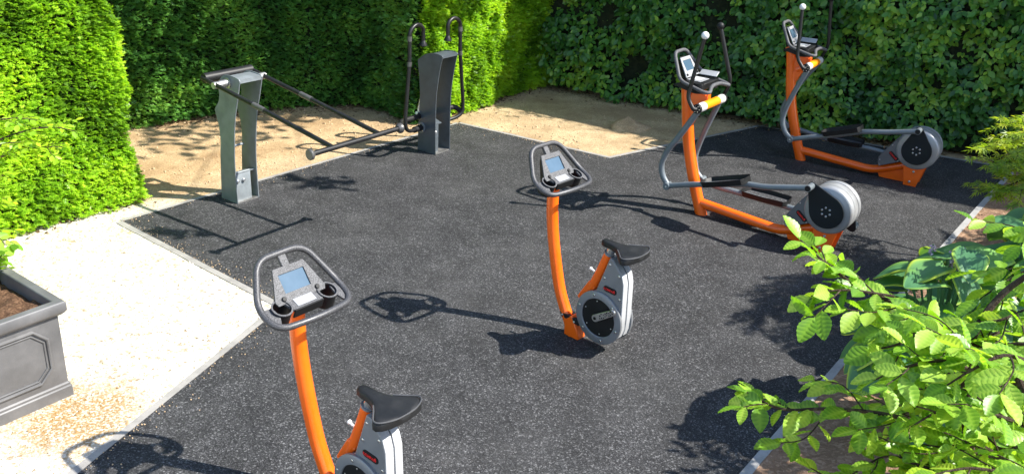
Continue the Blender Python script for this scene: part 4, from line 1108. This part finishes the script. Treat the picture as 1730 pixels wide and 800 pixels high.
BR = [
 # lower branch reaching left
 (hp((1720, 790, 2.15), (1620, 735, 2.2), (1500, 700, 2.25), (1400, 690, 2.3), (1320, 690, 2.3), (1262, 662, 2.32)), .008, True),
 # upper branch reaching left
 (hp((1700, 600, 2.2), (1600, 565, 2.28), (1510, 512, 2.32), (1440, 478, 2.36), (1390, 440, 2.38), (1352, 405, 2.4)), .008, True),
 (hp((1510, 500, 2.32), (1440, 490, 2.3), (1395, 492, 2.3), (1370, 500, 2.3)), .004, True),
 # main dark limb
 (hp((1650, 830, 2.25), (1632, 700, 2.25), (1640, 580, 2.25), (1690, 500, 2.25), (1760, 450, 2.2)), .013, False),
 (hp((1640, 600, 2.25), (1570, 560, 2.2), (1520, 580, 2.15), (1480, 590, 2.15)), .006, True),
 (hp((1690, 650, 2.1), (1600, 610, 2.05), (1530, 620, 2.05), (1480, 640, 2.05)), .006, True),
 (hp((1760, 730, 2.1), (1680, 700, 2.0), (1600, 690, 2.0), (1540, 720, 2.0)), .006, True),
 (hp((1760, 620, 2.0), (1700, 600, 1.95), (1650, 620, 1.95), (1600, 650, 1.95)), .006, True),
 (hp((1780, 590, 2.1), (1720, 580, 2.15), (1660, 590, 2.2), (1600, 600, 2.2)), .006, True),
 (hp((1800, 500, 2.15), (1740, 520, 2.2), (1690, 540, 2.2), (1640, 545, 2.25)), .006, True),
 (hp((1790, 800, 2.0), (1720, 800, 1.95), (1640, 790, 1.95), (1580, 800, 1.95)), .006, True),
 (hp((1650, 800, 2.3), (1570, 790, 2.3), (1500, 770, 2.3), (1440, 800, 2.3)), .006, True),
 (hp((1700, 860, 2.2), (1560, 850, 2.25), (1450, 830, 2.3), (1370, 790, 2.3)), .006, True),
 (hp((1780, 680, 2.3), (1700, 690, 2.4), (1600, 680, 2.45), (1550, 640, 2.45)), .006, True),
 (hp((1780, 560, 2.3), (1720, 590, 2.4), (1660, 600, 2.45), (1590, 610, 2.45)), .006, True),
 (hp((1790, 840, 2.1), (1700, 780, 2.1), (1620, 760, 2.15), (1560, 750, 2.2)), .006, True),
 (hp((1790, 700, 2.2), (1700, 740, 2.25), (1620, 780, 2.3), (1530, 800, 2.3)), .006, True),
 (hp((1780, 640, 2.2), (1700, 650, 2.25), (1620, 650, 2.3), (1520, 660, 2.35)), .006, True),
 (hp((1780, 600, 2.4), (1700, 560, 2.45), (1620, 585, 2.5), (1540, 560, 2.5)), .006, True),
 (hp((1800, 440, 2.3), (1750, 450, 2.32), (1700, 475, 2.35), (1655, 505, 2.35)), .005, True),
 (hp((1800, 400, 2.35), (1760, 400, 2.35), (1725, 415, 2.35)), .004, True),
 (hp((1800, 780, 2.2), (1750, 740, 2.2), (1700, 760, 2.2), (1660, 730, 2.2)), .006, True),
]
for q in ((1720, 790, 2.15), (1700, 590, 2.2), (1650, 830, 2.25), (1760, 730, 2.1), (1780, 560, 2.1), (1790, 800, 2.0), (1800, 470, 2.15), (1780, 680, 2.3), (1760, 620, 2.0)):
    e = world_at(*q) - inv
    BR.append(([trunk + np.array([random.uniform(-.05, .05), random.uniform(-.05, .05), -.1]), trunk * .4 + e * .5 + np.array([.1, -.03, .1]), e], .016, False))
# limbs without leaves come without side twigs too
nl = leafy_branches(hb, [b for b in BR if b[2]], HL, M['horn'], .066, .0195, 7)
m = MB()
for pts, rad, _ in [b for b in BR if not b[2]]:
    sm = spline([tuple(p) for p in pts], 8); m.tube(sm, list(np.linspace(rad, rad * .5, len(sm))), 8)
m.build('limbs', M['bark'], hb)

# --- hostas in the bed
def hosta_leaf(wavy=0.):
    v = []; f = []; nr = 16; cols = np.linspace(-1, 1, 15)
    for k in range(nr):
        t = k / (nr - 1)
        wd = .40 * (math.sin(math.pi * min(1, .10 + .90 * t)) ** .72) * (1.12 - .28 * t) if k < nr - 1 else .004
        for j, c in enumerate(cols):
            heart = -.16 * abs(c) ** 1.2 * (1 - t) ** 2
            rib = .022 * (1 if j % 2 else -1) * min(1, wd / .2)
            v.append((c * wd, t + heart + .05 * abs(c) * (1 - t), .10 * abs(c) ** 1.3 * wd / .4 + rib - .30 * t * t + .02 * math.sin(9 * t + 3 * c)))
    n = len(cols)
    for k in range(nr - 1):
        for c in range(n - 1):
            a = k * n + c; f.append([a, a + 1, a + n + 1, a + n])
    edge = np.array([max(0, (abs(c) - .72) / .28) for k in range(nr) for c in cols])
    return v, f, edge
HOV, HOF, HOE = hosta_leaf()
def hosta(label, loc, spread, height, nleaf, lsize, seed, spikes=0, gold=.5):
    r = np.random.default_rng(seed); root = thing('hosta', label, 'hosta', loc, 0)
    pos = []; al = []; no = []; m = MB()
    for k in range(nleaf):
        ang = 2.399 * k + r.uniform(-.3, .3); rad = spread * math.sqrt((k + .6) / nleaf); h = height * (1 - .62 * (rad / spread) ** 1.6) * r.uniform(.85, 1.1)
        o = np.array([math.cos(ang), math.sin(ang), 0])
        p = o * rad * .62 + np.array([0, 0, h])
        m.tube(spline([(0, 0, 0), tuple(o * rad * .25 + np.array([0, 0, h * .6])), tuple(p)], 6), .007, 6)
        pos.append(p); al.append(o * 1. + np.array([0, 0, r.uniform(-.35, .25)]) + r.normal(0, .15, 3)); no.append(np.array([0, 0, 1.]) + o * r.uniform(.0, .3) + r.normal(0, .15, 3))
    m.build('stalks', M['hosta'], root)
    pos, al, no = map(np.array, (pos, al, no))
    V, F = scatter(HOV, HOF, pos, al, no, lsize * r.uniform(.75, 1.15, nleaf), r.uniform(.9, 1.1, nleaf))
    base = np.clip(.12 + r.normal(0, .14, nleaf), 0, .5)
    t = np.clip(base[:, None] + HOE[None] * gold * r.uniform(.3, 1.3, nleaf)[:, None] + .10 * np.abs(np.array(HOV)[None, :, 0]), 0, 1)
    np_mesh('foliage', V, F, M['hosta'], root, t.ravel(), smooth=False)
    for k in range(spikes):
        a = r.uniform(0, 6.28); tip = np.array([.16 * math.cos(a), .16 * math.sin(a), height + r.uniform(-.06, .05)])
        m = MB(); pth = spline([(0, 0, .1), tuple(tip * np.array([.5, .5, .6])), tuple(tip)], 8); m.tube(pth, .004, 6); st = m.build('flower_stem', M['hosta'], root)
        n = 70; q = r.random(n) ** .8; P = tip[None] * (1 - .16 * q[:, None]) ; d = r.normal(size=(n, 3)); d[:, 2] = -abs(d[:, 2]) * .6
        V, F = scatter(*LEAF, P, d, r.normal(size=(n, 3)), r.uniform(.016, .03, n), 1.1)
        np_mesh('flowers', V, F, M['petal'], st, np.repeat(r.random(n), len(LEAF[0])))
    return root
hosta('large blue-green hosta with yellow leaf edges and a pale flower spike, behind the hornbeam', bed_at(1.0, .66), .62, 1.10, 58, .27, 3, 3, .85)
hosta('broad-leaved hosta in the bed near the right edge, between flowering hosta and maple', bed_at(2.05, .95), .55, .95, 26, .34, 4, 1, .45)
hosta('bright ribbed hosta at the right edge below the cut-leaf maple', bed_at(2.75, 1.02), .5, .92, 28, .32, 5, 0, .9)
hosta('low hosta in the bed hidden under the hornbeam leaves', bed_at(.05, 1.35), .44, .8, 24, .31, 6, 0, .4)

# --- second hornbeam just outside the right edge; its shade falls on the black surface
h2 = thing('hornbeam_bush', 'taller hornbeam bush just beyond the right edge, seen by its shadow on the black surface', 'bush', (4.0, 3.5, .5))
HB2 = []
for k in range(11):
    a = R(33 * k); e = np.array([3.22 + .24 * math.cos(a), 4.28 + .42 * math.sin(a), 2.0 + .12 * math.sin(2 * a)]) - np.array([4.0, 3.5, .5])
    HB2.append(([tuple(e * .78 + np.array([.0, 0, .08])), tuple(e * .9), tuple(e)], .008, True))
m = MB()
for pts, _, _ in HB2: m.tube(spline([(0, 0, -.1), tuple(np.array(pts[0]) * .45 + np.array([.1, -.05, .3])), tuple(pts[0])], 8), list(np.linspace(.03, .009, 17)), 8)
m.build('limbs', M['bark'], h2)
leafy_branches(h2, HB2, LEAF, M['horn'], .075, .022, 23, twig_len=(.14, .30), twig_gap=.05)
# --- cut-leaf maple at the right edge
def palmate():
    v = []; f = []
    for a, L in ((0, 1.), (.62, .88), (-.62, .88), (1.25, .62), (-1.25, .62)):
        d = np.array([math.sin(a), math.cos(a)]); p = np.array([d[1], -d[0]]); n = len(v)
        for q, z in ((np.zeros(2), 0), (d * L * .45 + p * .075, .02), (d * L, -.08), (d * L * .45 - p * .075, .02)): v.append((q[0], q[1], z))
        f.append([n, n + 1, n + 2, n + 3])
    return v, f
mp = thing('japanese_maple', 'feathery yellow-green cut-leaf maple at the right edge by the hedge', 'shrub', (4.75, 7.15, .1))
inv2 = np.array([4.75, 7.15, .1])
def mpp(*l): return [world_at(u, v, d) - inv2 for u, v, d in l]
MBR = [(mpp((1800, 215, 7.4), (1750, 240, 7.2), (1700, 262, 7.1), (1665, 282, 7.0)), .010, True), (mpp((1800, 250, 7.2), (1750, 290, 7.0), (1700, 315, 6.9), (1672, 318, 6.9)), .010, True),
       (mpp((1800, 190, 7.6), (1755, 205, 7.5), (1715, 225, 7.4), (1690, 245, 7.4)), .010, True), (mpp((1800, 280, 7.0), (1760, 300, 6.8), (1730, 320, 6.7), (1700, 322, 6.7)), .008, True)]
for k in range(9):
    a = R(40 * k); e = np.array([.5 * math.cos(a) + .75, .6 * math.sin(a) + .1, .80 + .12 * math.sin(3 * a)])
    MBR.append(([(0, 0, .5), tuple(e * np.array([.5, .5, .95])), tuple(e), tuple(e * np.array([1.25, 1.25, .8]))], .012, True))
for dx, dy, dz in ((-.85, -1.8, 2.0), (-.6, -1.6, 2.1), (-.3, -1.5, 1.9), (-.05, -1.35, 1.9), (-.8, -1.5, 2.2), (-.45, -1.35, 2.15), (-.15, -1.7, 2.0), (-.7, -1.9, 2.05), (-.4, -1.8, 2.1), (-.95, -1.65, 2.15), (-.25, -1.4, 2.1), (.05, -1.55, 1.95), (-.55, -1.75, 1.9), (.15, -1.3, 2.0)):
    MBR.append(([(0, 0, .5), (dx * .2, dy * .2, 1.3), (dx * .6, dy * .6, dz * .98), (dx, dy, dz)], .014, True))
leafy_branches(mp, MBR, palmate(), M['maple'], .075, .020, 12, twig_len=(.2, .45), twig_gap=.05)
m = MB(); m.tube([(0, 0, -.15), (.02, 0, .3), (0, 0, .55)], [.035, .03, .022], 10)
for pts, _, _ in MBR[:4]: m.tube(spline([(0, 0, .5), tuple(np.array(pts[0]) * .5 + np.array([0, 0, .45])), tuple(pts[0])], 6), .012, 7)
m.build('trunk', M['bark'], mp)

# --- golden shrub in front of the yew, left
gs = thing('golden_shrub', 'yellow-green leafy shrub in front of the yew hedge at the left edge', 'shrub', (-3.75, 5.85, 0))
inv3 = np.array([-3.75, 5.85, 0.])
def gp(*l): return [world_at(u, v, d) - inv3 for u, v, d in l]
GBR = [(gp((-90, 300, 6.1), (-30, 250, 6.15), (40, 222, 6.2), (90, 215, 6.2), (128, 222, 6.2)), .010, True), (gp((-90, 280, 6.1), (-40, 215, 6.1), (20, 200, 6.15), (70, 204, 6.2)), .010, True),
       (gp((-90, 330, 6.1), (-40, 285, 6.15), (10, 262, 6.2), (60, 250, 6.2), (105, 248, 6.2)), .010, True), (gp((-90, 340, 6.1), (-50, 320, 6.1), (-10, 300, 6.1), (20, 295, 6.1)), .010, True),
       (gp((-100, 300, 6.0), (-50, 270, 6.0), (0, 245, 6.0), (35, 240, 6.0)), .010, True), (gp((-100, 380, 5.9), (-50, 350, 5.95), (-20, 340, 6.0), (8, 335, 6.0)), .008, True), (gp((-100, 430, 5.9), (-50, 410, 5.95), (-25, 400, 6.0), (5, 395, 6.0)), .008, True)]
leafy_branches(gs, GBR, LEAF, M['golden'], .058, .020, 15, twig_len=(.14, .30), twig_gap=.055)
m = MB()
for pts, _, _ in GBR:
    e = np.array(pts[0]); m.tube(spline([(0, 0, -.05), tuple(e * .5 + np.array([-.15, 0, .1])), tuple(e)], 6), .014, 7)
m.build('limbs', M['bark'], gs)

# --- young plant standing in the planter
pp_ = thing('potted_shrub', 'small green leafy shrub growing in the planter', 'shrub', (-3.12, 5.0, .53))
inv4 = np.array([-3.12, 5.0, .53])
def qp(*l): return [world_at(u, v, d) - inv4 for u, v, d in l]
PBR = [([(0, 0, 0), (-.02, 0, .1)] + [tuple(q) for q in qp((-10, 400, 5.55), (12, 415, 5.5))], .006, True), ([(0, 0, 0), (-.02, -.02, .1)] + [tuple(q) for q in qp((-15, 425, 5.4), (8, 440, 5.4))], .006, True), ([(0, 0, 0), (-.08, -.02, .2), (-.2, -.05, .42)], .006, True), ([(0, 0, 0), (-.15, .1, .3), (-.25, .12, .5)], .006, True)]
leafy_branches(pp_, PBR, LEAF, M['horn'], .08, .03, 19, twig_len=(.06, .14), twig_gap=.06)

# --- unseen tree behind the broad-leaved hedge, added so its crown shades the back left
tr = thing('shade_tree', 'unseen tree behind the hedge, its crown added to cast shade', 'tree', (2.6, 13.6, 0))
m = MB(); base = np.array([2.6, 13.6, 0])
crown = [((.95, 9.25, 5.2), (1.55, 1.15, .45), 300), ((1.5, 10.5, 5.2), (1.6, .9, .5), 1500), ((-.9, 10.0, 5.2), (1.7, 1.25, .5), 900), ((.6, 11.6, 5.6), (2.0, .9, .7), 600), ((1.6, 12.4, 6.2), (1.8, 1.3, 1.2), 1200), ((2.68, 7.78, 5.0), (.30, .24, .15), 42), ((1.75, 6.42, 5.0), (.2, .12, .1), 26)]
m.tube(spline([(0, 0, -.1), (-.1, -.1, 2.5), (-.35, -.5, 5.0), (-.6, -.8, 7.2)], 8), list(np.linspace(.24, .09, 25)), 12)
for c, rr, n in crown:
    e = np.array(c) - base
    m.tube(spline([(-.3, -.4, 4.5), tuple(np.array([-.3, -.4, 4.5]) * .45 + e * .55 + np.array([0, 0, .8])), tuple(e)], 8), list(np.linspace(.018, .008, 17)) if n > 100 else list(np.linspace(.012, .004, 17)), 8)
m.build('trunk', M['bark'], tr)
Ps = []
for c, rr, n in crown:
    q = rng.normal(size=(n, 3)); q = unit(q) * (rng.random((n, 1)) ** .4); Ps.append(np.array(c) + q * np.array(rr) - base)
Ps = np.concatenate(Ps); n = len(Ps)
V, F = scatter(*LEAF, Ps, rng.normal(size=(n, 3)), np.array([0, 0, 1.]) + rng.normal(0, .6, (n, 3)), rng.uniform(.10, .19, n), 1.3)
np_mesh('crown', V, F, M['tree'], tr, np.repeat(rng.random(n), len(LEAF[0])))
